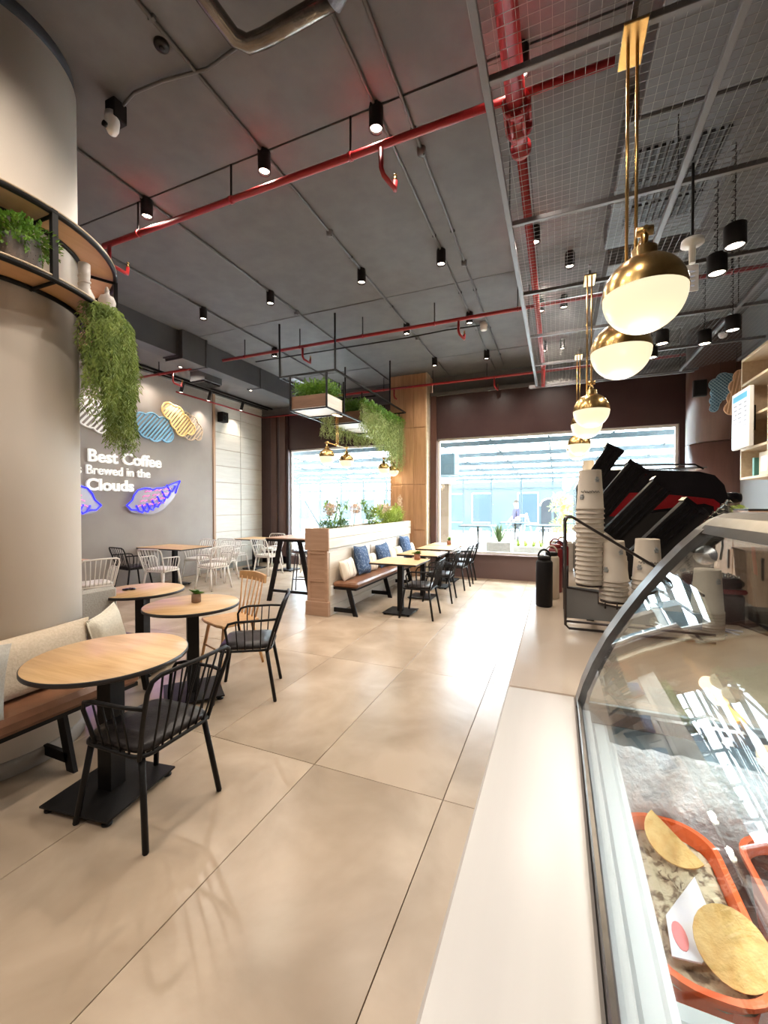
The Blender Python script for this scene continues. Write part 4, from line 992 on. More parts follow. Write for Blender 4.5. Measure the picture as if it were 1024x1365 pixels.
wing('blue and pink neon wing sign, left one, cut off by the column', -1, 4.96)

# ================================================================= COUNTER
ZC = 1.14
co = thing('bar_counter', 'long beige-topped bar counter running to the windows', 'counter', (0, 0, 0))
MB().box(-.107, .78, 1.026, 5.2, ZC - .035, ZC, .004).build('worktop', M_counter2, co)
MB().box(-.07, .74, 1.03, 5.15, .1, ZC - .035).build('body', M_counter, co)
for k in range(6): MB().box(-.085, -.07, 1.04 + k * .68, 1.04 + k * .68 + .672, .11, ZC - .04, .003).build('front_panel', M_counter, co)
MB().box(-.05, .72, 1.03, 5.12, 0, .1).build('plinth', M_black2, co)
dc = thing('gelato_display_case', 'curved glass gelato display case with white front ledge', 'display case', (0, 0, 0))
MB().box(-.107, .040, -1.2, 1.022, ZC - .035, ZC + .001, .004).build('front_ledge', M_counter, dc)
MB().box(-.07, .04, -1.2, 1.02, .1, ZC - .035).build('front_panel', M_counter, dc)
MB().box(-.05, .76, -1.2, 1.02, 0, .1).build('plinth', M_black2, dc)
MB().box(.041, .050, -1.2, 1.005, ZC - .05, ZC + .012, .002).build('glass_channel', M_alu, dc)
MB().box(.050, .066, -1.2, 1.005, ZC - .06, ZC - .004, .002).build('inner_channel', M_case, dc)
MB().box(.068, .098, -1.2, 1.0, ZC - .09, ZC - .03, .006).build('case_rim', M_case, dc)
MB().box(.04, .78, 1.0, 1.02, .1, ZC - .002, .002).build('end_panel', M_case, dc)
MB().box(.04, .78, .972, .998, ZC - .03, ZC + .004, .004).build('end_rail', M_alu, dc)
MB().box(.098, .78, -1.2, 1.0, .80, .86).build('well_floor', M_steel, dc)
MB().box(.098, .112, -1.2, .972, .86, ZC - .06, .004).build('well_side', mat('liner_white', (.74, .78, .80), rough=.4), dc)
fw = MB()
n = 40; v = []; f = []
for j in range(13):
    for i in range(n + 1):
        v.append((.11 + .67 * i / n, .972 - .012 * rnd(0, 1) - .02 * math.sin(j / 12 * 3.14), .86 + .22 * j / 12))
for j in range(12):
    for i in range(n): f.append((j * (n + 1) + i, j * (n + 1) + i + 1, (j + 1) * (n + 1) + i + 1, (j + 1) * (n + 1) + i))
fw.add(v, f, True).build('frosted_end', M_frost, dc)
MB().box(.11, .78, .55, .585, .96, .985, .008).build('well_divider', M_case, dc)
MB().box(.76, .78, -1.2, 1.0, .1, ZC - .03).build('back_panel', M_steel, dc)
cv = [(.043, 1.135), (.056, 1.185), (.075, 1.236), (.100, 1.29), (.130, 1.342), (.163, 1.394), (.197, 1.442), (.230, 1.483), (.262, 1.518), (.285, 1.538), (.310, 1.550)]
def ribbon(cv, y0, y1, th):
    o = []
    for i, (x, z) in enumerate(cv):
        a = cv[max(0, i - 1)]; b_ = cv[min(len(cv) - 1, i + 1)]; dx, dz = b_[0] - a[0], b_[1] - a[1]; L = math.hypot(dx, dz); nx, nz = dz / L * th, -dx / L * th
        o.append([(x, y0, z), (x, y1, z), (x + nx, y1, z + nz), (x + nx, y0, z + nz)])
    return MB().loft(o, caps=True)
ribbon([(x - .004, z + .004) for x, z in cv], .972, 1.022, .020).build('end_frame', M_alu, dc)
g = ribbon([(x + .002, z) for x, z in cv[:-2]], -1.2, .987, .004); g.build('curved_glass', M_caseglass, dc)
eg = [(x + .010, z - .004) for x, z in cv] + [(.60, 1.548), (.60, ZC + .02), (.12, ZC + .02)]
MB().prism(eg, lambda a, b_, h: (a, h, b_), .998, 1.003).build('end_glass', M_caseglass, dc)
tb_ = [(.256, 1.517), (.266, 1.532), (.282, 1.547), (.305, 1.556), (.34, 1.558), (.42, 1.556), (.42, 1.545), (.33, 1.54), (.29, 1.532), (.268, 1.514)]
MB().prism(tb_, lambda a, b_, h: (a, h, b_), -1.2, .99).build('top_bar', mat('bar_metal', (.075, .066, .058), (.095, .084, .075), rough=.32, metal=.8, scale=40), dc)
MB().lathe([(.001, -.012), (.016, -.012), (.019, -.008), (.019, .0)], (.262, .974, 1.475), 24, axis='y').build('glass_fixing', M_steel, dc)
MB().box(.42, .78, .2, .99, 1.545, 1.553).build('top_glass', M_caseglass, dc)
d = bpy.data.lights.new('case_strip', 'AREA'); d.shape = 'RECTANGLE'; d.size = .9; d.size_y = .02; d.energy = 8; d.color = (1, .97, .94)
o = bpy.data.objects.new('case_strip', d); col.objects.link(o); o.location = (.36, .5, 1.53); o.rotation_euler = (0, R(20), R(90)); o.parent = dc
MB().box(.33, .39, -.1, .97, 1.530, 1.540).build('light_strip', mat('led_strip', (1, .95, .9), emit=3, ecol=(1, .93, .85)), dc)
# tubs
def stad(hx, hy, r, z, n=8):
    p = []
    for cx_, cy_, a0 in ((hx - r, hy - r, 0), (-hx + r, hy - r, 90), (-hx + r, -hy + r, 180), (hx - r, -hy + r, 270)):
        for k in range(n + 1): a = R(a0 + 90 * k / n); p.append((cx_ + r * math.cos(a), cy_ + r * math.sin(a), z))
    return p
def tub(x, y, label, m, seed):
    t = thing('gelato_tub', label, 'tub', (x, y, .861), 0, 'orange gelato tubs in the case')
    MB().loft([stad(.055, .135, .05, 0), stad(.068, .152, .06, .105), stad(.078, .162, .068, .106), stad(.078, .162, .068, .112), stad(.069, .153, .061, .112), stad(.066, .150, .06, .10), stad(.056, .134, .05, .01)], caps=True, smooth=False).build('tub', M_tub, t)
    random.seed(seed); rg = []
    for k in range(9):
        q = 1 - k / 8.3; rg.append([(p[0] + rnd(-.002, .002), p[1] + rnd(-.002, .002), .088 + .012 * (1 - q) + (rnd(-.004, .006) if k else 0)) for p in stad(.064 * q + .002, .148 * q + .002, .055 * q + .001, 0)])
    MB().loft(rg, caps=True, smooth=True).build('gelato', m, t); return t
tub(.183, .772, 'orange tub of cream gelato with brown flecks', M_ice, 3)
tub(.372, .79, 'orange tub of dark chocolate gelato at the photo edge', M_choc, 5)
tub(.56, .79, 'orange tub of gelato beyond the chocolate one', M_ice, 6)
tub(.183, .36, 'orange tub in the nearer row below the photo edge', M_ice, 8)
random.seed(11)
t = MB().prism([(.048 * math.cos(a), .048 * math.sin(a)) for a in [R(k * 12 + 130) for k in range(16)]], lambda a, b_, h: (a, b_, h), 0, .004).build('wafer', M_wafer)
tag(t, 'golden half-moon wafer stuck in the far end of gelato', 'wafer', 'wafers on the gelato'); t.location = (.197, .868, .985); t.rotation_euler = (R(28), R(-4), 0)
t = MB().prism([(.042 * math.cos(a), .042 * math.sin(a)) for a in [R(k * 15) for k in range(24)]], lambda a, b_, h: (a, b_, h), 0, .004).build('wafer', M_wafer)
tag(t, 'golden round wafer at the near end of gelato', 'wafer', 'wafers on the gelato'); t.location = (.215, .672, .99); t.rotation_euler = (R(38), R(-6), 0)
t = thing('flavour_card', 'white card with a pink blob lying on the gelato', 'card', (.178, .715, .968))
MB().prism([(.03, .09), (-.028, -.002), (-.034, -.065), (.0, -.06), (.034, -.012)], lambda a, b_, h: (a, b_, h), 0, .002).build('card', mat('card_print', (.72, .74, .86), (.80, .80, .84), rough=.6, scale=30), t)
MB().prism([(-.017 + .009 * math.cos(R(k * 24)) , -.03 + .022 * math.sin(R(k * 24))) for k in range(15)], lambda a, b_, h: (a, b_, h), .002, .0028).build('pink_print', mat('pink', (.85, .25, .28), rough=.6), t)
t = thing('gelato_spatula', 'orange-handled steel gelato spatula inside the case', 'spatula', (.278, .955, 1.215))
MB().loft([[(dx * w_, y, dz * .004) for dx, dz in ((-1, 0), (0, 1), (1, 0), (0, -1))] for y, w_ in ((0, .006), (-.02, .011), (-.045, .006), (-.06, .006), (-.08, .011), (-.11, .008))], caps=True, smooth=True).build('handle', M_orange, t)
MB().tube([(0, -.11, 0), (-.006, -.22, -.003)], .003, 6).build('shaft', M_steel, t)
MB().box(-.018, .008, -.30, -.21, -.006, -.004).build('blade', M_steel, t)
MB().box(.17, .40, .30, .975, 1.198, 1.204).build('inner_glass_shelf', M_caseglass, dc)

# bottles
def bottle(x, y, m, label, h=.235):
    t = thing('flask', label, 'bottle', (x, y, ZC), 0, 'insulated flasks on the counter'); r = .034
    MB().lathe([(.001, 0), (r - .004, 0), (r, .004), (r, h * .80), (r - .005, h * .835), (r - .010, h * .84), (.001, h * .84)], n=28).build('body', m, t)
    MB().lathe([(.001, h * .84), (r - .007, h * .84), (r - .007, h * .90), (r - .012, h * .915), (.001, h * .915)], n=24).build('lid', M_black2 if m is M_black2 or m is M_bcream else m, t)
    MB().tube([((r - .010) * math.cos(a), 0, h * .90 + .030 * math.sin(a)) for a in [R(k * 15) for k in range(13)]], .004, 8).build('carry_loop', M_black2 if m is M_black2 else m, t)
bottle(-.050, 1.905, M_black2, 'matte black insulated flask nearest the camera')
bottle(-.024, 2.08, M_bcream, 'cream insulated flask behind the black one')
bottle(-.008, 2.24, M_bred, 'dark red insulated flask behind the cream one', .26)
bottle(.010, 2.38, M_bnavy, 'navy insulated flask behind the dark red one')
bottle(.026, 2.50, M_bred, 'dark red insulated flask furthest back', .25)
t = thing('napkin_box', 'small wooden counter box past the flasks', 'box', (.03, 3.1, ZC))
for a, b_, c, d_ in ((-.07, .07, -.09, -.08), (-.07, .07, .08, .09), (-.07, -.06, -.08, .08), (.06, .07, -.08, .08)): MB().box(a, b_, c, d_, 0, .18, .002).build('side', M_benchwood, t)
MB().box(-.06, .06, -.08, .08, .02, .16).build('napkins', M_paper, t)
# cup rack
rk = thing('cup_rack', 'dark wire cup rack with grey side plate on the counter', 'rack', (0, 0, ZC))
for y in (1.56, 1.78):
    MB().tube([(.45, y, .008), (.04, y, .008), (.028, y, .02), (.026, y, .375), (.032, y, .389), (.05, y, .389), (.42, y, .15)], .0045, 8).build('side_wire', M_wire2, rk)
    MB().tube([(.45, y, .032), (.028, y, .032)], .004, 8).build('side_wire', M_wire2, rk)
for x, z in ((.028, .02), (.028, .2), (.03, .385), (.2, .008), (.42, .008)): MB().tube([(x, 1.56, z), (x, 1.78, z)], .004, 8).build('cross_wire', M_wire2, rk)
MB().prism([(.032, .04), (.42, .04), (.42, .09), (.132, .095), (.132, .145), (.032, .15)], lambda a, b_, h: (a, h, b_), 1.575, 1.579).build('side_plate', M_plate, rk)
MB().tube([(.034, 1.572, .22), (.034, 1.572, .145), (.13, 1.572, .135), (.13, 1.572, .10), (.228, 1.572, .085), (.228, 1.572, .115)], .0035, 8).build('cup_rest', M_wire2, rk)
MB().tube([(.15, 1.565, .085), (.15, 1.565, .108), (.185, 1.565, .108), (.185, 1.565, .085)], .003, 6).build('hook', M_wire2, rk)
for x, z in ((.108, .150), (.185, .098), (.285, .092)): MB().lathe([(.044, 0), (.044, -.006), (.03, -.008), (.03, -.002)], (x, 1.655, z), 24, caps=False).build('cup_holder', M_wire2, rk)
for x in (.108, .185, .285): MB().box(x - .012, x + .012, 1.60, 1.765, .030, .034).build('base_strip', M_wire2, rk)
# cups, upside down, nested: one thing per cup
def make_cup():
    t = thing('paper_cup', '', 'cup', (0, 0, 0), 0)
    MB().lathe([(.0455, .002), (.047, .0), (.0475, .003), (.046, .006), (.0445, .007), (.036, .138), (.0355, .140), (.034, .140), (.033, .133), (.001, .133)], n=24, caps=False).build('cup_wall', M_cup, t)
    for k in range(5):
        a = k * 1.26 + .3; zz = .045 + .05 * (k % 2) + .01 * k; p = MB(); rr = .0448 - .0655 * (zz - .007)
        for dz, w_ in ((-.006, .8), (0, 1), (.006, .6)):
            pts = []
            for q in range(5):
                an = a + (q - 2) * .10 * w_; r_ = .0447 - .0655 * (zz + dz - .007); pts.append((r_ * math.cos(an), r_ * math.sin(an), zz + dz))
            p.tube(pts, .0032, 5)
        s_ = p.build('printed_cloud', M_cupgrey, t)
    return t
cup0 = make_cup(); first = True
def cup_stack(x, y, z0, n, pitch, nm, tilt=0):
    global first
    for k in range(n):
        lb = ('white cloud-print paper cup topmost and fully showing in the %s stack' if k == n - 1 else 'lowest paper cup standing on its rim in the %s stack' if k == 0 else 'nested paper cup with only its rim band showing in the %s stack') % nm
        if first: c_ = cup0; first = False
        else: c_ = cup0.copy(); col.objects.link(c_)
        if c_ is not cup0:
            for ch in cup0.children:
                if k < n - 1 and ch.name.startswith('printed'): continue
                d_ = ch.copy(); col.objects.link(d_); d_.parent = c_
        c_['label'] = lb; c_['group'] = 'upturned paper cups in the ' + nm + ' stack'
        c_.location = (x + tilt * k * pitch, y, z0 + k * pitch); c_.rotation_euler = (0, tilt, k * .9 if k < n - 1 else 3.7)
cup_stack(.108, 1.655, ZC + .152, 17, .0165, 'tallest')
cup_stack(.183, 1.655, ZC + .100, 5, .0165, 'middle short', -.06 + .12)
cup_stack(.285, 1.655, ZC + .094, 6, .0165, 'right-hand short')
cup_stack(.455, 1.66, ZC + .001, 10, .009, 'behind-glass')
def put_text(s_, size, m, parent, name, loc, rot):
    o = text(s_, 0, 0, size, m, parent, name, .0004, 0, rot); 
    for v in o.data.vertices: v.co.x += size * len(s_) * .25
    o.location = loc; return o
# cup logo scribble on the tallest stack's top cup and on the right-hand top cup (upside down print)
def scrawl(x, z, nm):
    p = MB(); pts = []
    for k in range(40):
        a = -2.35 + k * .038; rr = .0405; pts.append((x + rr * math.cos(a), 1.655 + rr * math.sin(a), z + .003 * math.sin(k * 1.1) + (.004 if k in (8, 9, 22, 23) else 0)))
    p.tube(pts, .0009, 4); return p
for c_ in [o for o in col.objects if o.name.startswith('paper_cup') and 'topmost' in o['label'] and ('tallest' in o['label'] or 'right-hand' in o['label'])]:
    p = MB(); pts = []
    for k in range(40):
        a = -2.35 - 3.7 + k * .038 + .0; rr = .0425; pts.append((rr * math.cos(a), rr * math.sin(a), .062 + .003 * math.sin(k * 1.1) + (.004 if k in (8, 9, 22, 23) else 0)))
    p.tube(pts, .0009, 4); p.build('printed_logo', M_ink, c_)
# lid dispensers
dl = [((.20, 1.787), (.10, 1.62), .030, 'short one at the left, rising above the cups'), ((.275, 1.715), (.105, 1.49), .036, 'second from left'), ((.352, 1.648), (.185, 1.455), .036, 'third from left'), ((.440, 1.572), (.275, 1.385), .036, 'furthest right, above glass case')]
for i, (a, b_, hw, nm) in enumerate(dl):
    yy_ = 1.86 - .012 * i
    A = Vector((a[0] * 1.04, yy_, 1.57 + (a[1] - 1.57) * 1.04)); Bv = Vector((b_[0] * 1.04, yy_, 1.57 + (b_[1] - 1.57) * 1.04)); d_ = (A - Bv); L = d_.length; d_.normalize(); pn = Vector((-d_.z, 0, d_.x))
    t = thing('lid_dispenser', 'slanted black lid dispenser chute, ' + nm, 'dispenser', tuple(Bv), 0, 'slanted lid dispenser chutes')
    MB().obox(d_ * L / 2, d_ * L / 2, pn * hw, (0, .03, 0)).build('chute', M_black2, t)
    for q in (-.6, 0, .6): MB().obox(d_ * L / 2 + pn * hw * q + Vector((0, -.032, 0)), d_ * L * .48, pn * .004, (0, .003, 0)).build('rib', M_machine, t)
    MB().obox(d_ * (L - .006), d_ * .008, pn * (hw + .005), (0, .034, 0)).build('end_cap', M_machine, t)
    MB().obox(Vector((0, .01, 0)) + d_ * .03 - Vector((0, 0, .1)) + Vector((0, .03, 0)), (.006, 0, 0), (0, .006, 0), (0, 0, .12)).build('stand', M_wire2, t)
    if i in (1, 2):
        for k in range(6): MB().lathe([(.034, 0), (.036, .003), (.030, .006), (.026, .012), (.001, .012)], (0, 0, 0), 20).build('lid', M_cup, t)
        for k, ch in enumerate([c for c in t.children if c.name.startswith('lid')]):
            ch.location = d_ * (-.012 - k * .006) + pn * 0.004 + Vector((0, -.012, 0)); ch.rotation_euler = (0, math.atan2(d_.x, d_.z), 0)
# clear plastic cups
for (x, z, nm, n_) in ((.44, 1.40, 'leaning under the right chute', 7),):
    for k in range(n_):
        t = MB().lathe([(.030, 0), (.042, .10), (.044, .102), (.041, .10), (.028, .003)], n=20, caps=False).build('plastic_cup', M_clear)
        tag(t, 'clear plastic cup, %s in the stack leaning by the case frame' % ('outermost' if k == n_ - 1 else 'nested'), 'cup', 'clear plastic cups')
        t.location = (x + .012 * k, 1.80, z + .014 * k); t.rotation_euler = (0, R(40), 0)
# espresso machine
em = thing('espresso_machine', 'large black espresso machine with a red side stripe', 'coffee machine', (0, 2.62, ZC))
pr = [(.10, .02), (.10, .54), (.13, .60), (.20, .622), (.45, .622), (.68, .606), (.745, .585), (.785, .535), (.80, .47), (.80, .34), (.755, .29), (.74, .02)]
MB().prism(pr, lambda a, b_, h: (a, h, b_), 0, .50).build('body', M_machine, em)
MB().prism([(.11, .50), (.44, .50), (.68, .472), (.74, .462), (.765, .44), (.765, .385), (.745, .385), (.74, .425), (.70, .44), (.44, .40), (.30, .37), (.11, .37)], lambda a, b_, h: (a, h, b_), -.006, 0).build('red_stripe', M_mred, em)
MB().prism([(.12, .36), (.44, .385), (.70, .42), (.73, .38), (.73, .05), (.12, .05)], lambda a, b_, h: (a, h, b_), -.003, 0).build('side_panel', M_black2, em)
MB().box(.20, .72, .02, .48, .625, .632, .002).build('cup_tray', M_steel, em)
MB().tube([(.20, .01, .63), (.20, .01, .655), (.66, .01, .645), (.70, .01, .62)], .005, 6).build('tray_rail', M_machine, em)
MB().lathe([(.001, 0), (.03, 0), (.03, .08), (.024, .10), (.001, .10)], (.79, .12, .47), 18, axis='x').build('steam_knob', M_machine, em)
for x in (.16, .68):
    for y in (.05, .45): MB().lathe([(.022, 0), (.018, .02)], (x, y, 0), 12).build('foot', M_steel, em)
MB().tube([(.80, .3, .40), (.86, .3, .38), (.87, .3, .2), (.86, .3, .12)], .006, 8).build('steam_wand', M_steel, em)
for k, (x, y) in enumerate(((.235, .10), (.26, .22), (.17, .13))):
    c_ = cup0.copy(); col.objects.link(c_); c_.location = (x, 2.62 + y, ZC + .632); c_.rotation_euler = (0, 0, 0); c_.scale = (.8, .8, .45)
    for ch in cup0.children:
        if not ch.name.startswith('printed'): d_ = ch.copy(); col.objects.link(d_); d_.parent = c_
    c_['label'] = 'tan paper cup upturned on the espresso machine, ' + ('nearest the front' if k == 0 else 'further back' if k == 1 else 'at its left corner'); c_['group'] = 'cups on the espresso machine'
# knock box with red band, container, phone, packets behind glass
t = thing('coffee_grinder', 'black box appliance with a red band behind the case glass', 'appliance', (.545, 1.93, ZC))
MB().box(-.08, .075, -.08, .08, 0, .11, .008).build('base', M_machine, t); MB().box(-.085, .08, -.085, .085, .111, .128, .005).build('red_band', M_mred, t)
MB().box(-.08, .075, -.08, .08, .129, .165, .012).build('top', M_machine, t)
tr_ = MB()
for k in range(9):
    for j in range(5): tr_.lathe([(.006, 0), (.001, .008)], (-.065 + k * .016, -.055 + j * .026, .165), 6)
tr_.build('studded_mat', M_steel, t)
t = thing('clear_container', 'tall clear plastic container behind the case glass at photo edge', 'container', (.70, 1.93, ZC))
MB().loft([stad(.06, .06, .02, 0), stad(.075, .075, .02, .26), stad(.08, .08, .02, .262), stad(.08, .08, .02, .27), stad(.073, .073, .02, .262), stad(.057, .057, .02, .004)], caps=False).build('jug', M_clear, t)
MB().box(-.05, .05, -.05, .05, .006, .05, .01).build('contents', mat('grounds', (.08, .05, .035), rough=.8), t)
t = thing('phone', 'black phone lying on the beige counter behind the case', 'phone', (.655, 1.80, ZC), R(20))
MB().box(-.035, .035, -.07, .07, 0, .009, .003).build('case', M_black2, t); MB().box(-.032, .032, -.067, .067, .009, .0096).build('screen', M_machine, t)
for k in range(5):
    t = MB().box(-.025, .025, -.006, .006, 0, .003).build('sugar_stick', mat('stick_blue', (.25, .28, .42), (.7, .7, .75), rough=.6, scale=60))
    tag(t, 'blue and white paper sugar stick scattered beside the cups behind glass', 'sugar stick', 'sugar sticks'); t.location = (.495 + .012 * k, 1.70 + .02 * (k % 3), ZC + .0005 + .003 * k); t.rotation_euler = (0, 0, k * .7)

t = thing('wall_speaker', 'small dark loudspeaker on the brown column left of the blue cloud', 'speaker', (2.08, 8.10, 3.30))
MB().box(-.09, .09, -.08, .0, 0, .26, .006).build('cabinet', M_black2, t); MB().box(-.075, .075, -.086, -.08, .02, .24).build('grille', M_black, t); MB().box(-.02, .03, .0, .22, .1, .16).build('wall_bracket', M_black, t)
# ================================================================= BACK BAR AND WALL SHELF
bb = thing('back_bar', 'wooden back bar cabinet behind the coffee machine', 'cabinet', (1.70, 3.8, 0))
MB().box(.02, .88, 0.02, 3.2, .08, 1.38).build('body', M_endwood, bb); MB().box(0, .89, 0, 3.22, 1.38, 1.42, .004).build('worktop', M_counter2, bb)
for k in range(4):
    dr = MB().box(0, .02, .03 + k * .8, .03 + k * .8 + .78, .1, 1.36, .003).build('door', M_endwood, bb)
    MB().box(-.015, 0, .10 + k * .8, .12 + k * .8, .9, 1.1).build('handle', M_alu, dr)
MB().box(.05, .86, .05, 3.17, 0, .08).build('plinth', M_black2, bb)
t = thing('storage_box', 'brown wooden box on the back bar', 'box', (1.86, 5.35, 1.42))
MB().box(-.12, .12, -.2, .2, 0, .10, .004).build('box', M_endwood, t); MB().box(-.125, .125, -.205, .205, .10, .115, .003).build('lid', M_black2, t)
t = thing('clear_container', 'clear tub of pink cups with a white rim on the back bar', 'container', (1.95, 4.95, 1.42))
MB().lathe([(.09, 0), (.12, .2), (.125, .205), (.117, .2), (.087, .004)], n=24, caps=False).build('tub', M_clear, t)
MB().lathe([(.001, .01), (.08, .01), (.09, .11), (.001, .12)], n=20).build('contents', mat('pinkish', (.55, .28, .24), rough=.7), t)
t = thing('potted_plant', 'small green sprig on the back bar', 'plant', (1.88, 5.85, 1.42))
MB().lathe([(.03, 0), (.035, .05), (.001, .05)], n=16).build('pot', M_whitepaint, t); f = MB(); bush(f, (0, 0, .09), .07, .07, .04, 120, .05, .022); f.build('foliage', M_lime, t)
t = thing('metal_clip_stand', 'white metal bracket stand on the back bar', 'stand', (1.72 + .05, 6.2, 1.42))
MB().box(-.03, .03, -.06, -.045, 0, .14, .002).build('post', M_whitepaint, t); MB().box(-.03, .03, .045, .06, 0, .14, .002).build('post', M_whitepaint, t); MB().box(-.03, .03, -.06, .06, .14, .155, .002).build('top', M_whitepaint, t)
ws = thing('wall_shelf', 'pale oak open shelving unit hung on the right wall', 'shelf', (2.2, 4.6, 0))
Ly = 2.2
for z in (1.90, 2.27, 2.66, 3.10, 3.42): MB().box(0, .40, 0.02, Ly - .02, z, z + .03, .002).build('shelf_board', M_paleoak, ws)
for y in (0, .72, 1.42, Ly - .03): MB().box(.0, .40, y, y + .03, 1.90, 3.45, .002).build('side_board', M_paleoak, ws)
MB().box(.385, .40, .03, Ly - .03, 1.93, 3.42).build('back_panel', M_endwood, ws)
t = thing('menu_screen', 'glowing white menu screen with a blue header by the wall shelf', 'screen', (2.10, 6.25, 2.28))
MB().box(.0, .05, 0, .52, 0, .72, .006).build('casing', M_whitepaint, t)
MB().box(-.004, 0, .01, .51, .01, .71).build('display', M_screen, t)
MB().box(-.006, -.004, .05, .47, .60, .67).build('header', M_sblue, t)
g = MB()
for c_ in range(3):
    for r_ in range(9): g.box(-.006, -.004, .06 + c_ * .15, .06 + c_ * .15 + rnd(.05, .11), .54 - r_ * .055, .553 - r_ * .055)
g.build('menu_text', M_sgrey, t); MB().box(.05, .10, .1, .3, .2, .5).build('mount', M_black2, t)
t = MB().box(0, .16, 0, .05, 0, .23, .003).build('book', M_book); tag(t, 'teal green box with red patch on the lowest wall shelf', 'box'); t.location = (2.24, 6.50, 1.93)
t = thing('picture_frame', 'cream framed card on the lowest wall shelf', 'frame', (2.26, 6.1, 1.93))
MB().box(0, .02, 0, .32, 0, .28, .003).build('frame', M_linen2, t); MB().box(-.002, 0, .05, .27, .05, .23).build('card', M_paper, t)
for (y, z, nm) in ((6.05, 2.69, 'upper'), (6.12, 2.30, 'middle')):
    t = thing('coffee_bag', 'dark green and white patterned bag on the %s wall shelf' % nm, 'bag', (2.32, y, z), 0, 'bags on the wall shelf')
    MB().loft([[(-.05, -.07, 0), (.05, -.07, 0), (.05, .07, 0), (-.05, .07, 0)], [(-.055, -.075, .12), (.055, -.075, .12), (.055, .075, .12), (-.055, .075, .12)], [(-.01, -.07, .24), (.01, -.07, .24), (.01, .07, .24), (-.01, .07, .24)]], caps=True).build('bag', M_bag, t)
    MB().box(-.012, .012, -.06, .06, .24, .255).build('clip', M_black2, t)

# ================================================================= OUTSIDE
struct('courtyard_floor', B(-24, 12, 9.7, 34, -.1, 0), M_stone)
pg = thing('pergola', 'glass-roofed white steel pergola over the courtyard', 'pergola', (0, 0, 0))
zr = lambda y: 3.26 - .033 * (y - 11)
for y in (9.9, 11, 13, 15, 17, 19, 21): MB().box(-17.2, 6.8, y - .05, y + .05, zr(y) - .12, zr(y), .005).build('beam', M_pbeam, pg)
pxs = [-3.0 + 1.4 * k for k in range(-9, 7)]
for x in pxs:
    MB().obox((x, 15.4, zr(15.4) + .03), (.025, 0, 0), (0, 5.6, -.185), (0, 0, .03)).build('rafter', M_pbeam, pg)
    MB().box(x - .05, x + .05, 20.95, 21.05, 0, zr(21) - .12).build('post', M_pbeam, pg)
MB().box(-17.2, 6.8, 20.96, 21.04, 2.35, 2.45).build('tie_beam', M_pbeam, pg)
for i in range(len(pxs) - 1):
    a, b_ = pxs[i] + .03, pxs[i + 1] - .03
    MB().add([(a, 9.9, zr(9.9) + .07), (b_, 9.9, zr(9.9) + .07), (b_, 21, zr(21) + .07), (a, 21, zr(21) + .07), (a, 9.9, zr(9.9) + .08), (b_, 9.9, zr(9.9) + .08), (b_, 21, zr(21) + .08), (a, 21, zr(21) + .08)], [(3, 2, 1, 0), (4, 5, 6, 7), (0, 1, 5, 4), (1, 2, 6, 5), (2, 3, 7, 6), (3, 0, 4, 7)]).build('glass_panel', M_roofglass, pg)
fa = thing('shop_front', 'pale blue building facade across the courtyard with an arched doorway', 'building', (0, 26, 0))
MB().box(-9, 3.4, 0, .4, 0, 2.6).build('wall', M_facade, fa)
MB().box(-9, 3.4, -.1, .4, 2.6, 3.0).build('fascia', M_pbeam, fa)
for i, x in enumerate((-8.2, -6.6, -4.9, -2.2, 1.2)):
    wdo = MB().box(x, x + 1.2, -.06, 0, .5, 2.35, .02).build('window', M_whitepaint, fa); MB().box(x + .06, x + 1.14, -.08, -.06, .56, 2.29).build('pane', M_facglass, wdo)
ar = [(-.42, 0), (.42, 0), (.42, 1.5)] + [(.42 * math.cos(R(k * 15)), 1.5 + .42 * math.sin(R(k * 15))) for k in range(1, 12)] + [(-.42, 1.5)]
MB().prism([(a - .45, b_) for a, b_ in ar], lambda a, b_, h: (a, h, b_), -.08, 0).build('arched_door', M_facdark, fa)
MB().tube([(a * 1.1 - .45, -.06, b_ * 1.03) for a, b_ in ar[2:]], .04, 6).build('door_surround', M_whitepaint, fa)
t = thing('building', 'pale bluish building seen through the left window', 'building', (-19, 27, 0))
MB().box(0, 9.5, 0, .5, 0, 2.4).build('wall', mat('pale_wall', (.10, .135, .15), rough=.7), t)
for k in range(5): wdo = MB().box(.5 + k * 1.8, 1.7 + k * 1.8, -.05, 0, .5, 2.1, .02).build('window', M_whitepaint, t); MB().box(.58 + k * 1.8, 1.62 + k * 1.8, -.07, -.05, .58, 2.02).build('pane', M_facglass, wdo)
t = thing('canopy_louvre', 'bluish slatted canopy panel high outside the left window', 'canopy', (-10.2, 14.5, 2.5))
for k in range(10): MB().box(0, 2.6, 0, .04, k * .055, k * .055 + .03).build('slat', M_facade, t)
t = thing('awning_box', 'teal canopy box outside the big window at its left', 'canopy', (-3.45, 11.7, 2.45)); MB().box(0, .75, 0, .6, 0, .62, .02).build('panel', M_facade, t); MB().tube([(.0, 0, .0), (.4, -.1, -.35)], .02, 6).build('strut', M_whitepaint, t)
t = thing('courtyard_column', 'tan rendered column outside the big window', 'column', (-3.3, 12.9, 0)); MB().box(-.18, .18, -.18, .18, 0, 2.25, .01).build('shaft', M_tan, t); MB().box(-.3, .3, -.22, .22, 2.25, 2.4, .01).build('capital', M_concrete, t)
def ext_table(x, y, label):
    t = thing('courtyard_table', label, 'table', (x, y, 0), 0, 'white courtyard tables')
    MB().box(-.45, .45, -.35, .35, 1.02, 1.05, .005).build('tabletop', M_facade, t); MB().cyl(0, 0, .02, 1.02, .03).build('pedestal', M_alu, t); MB().cyl(0, 0, 0, .02, .22).build('base', M_alu, t)
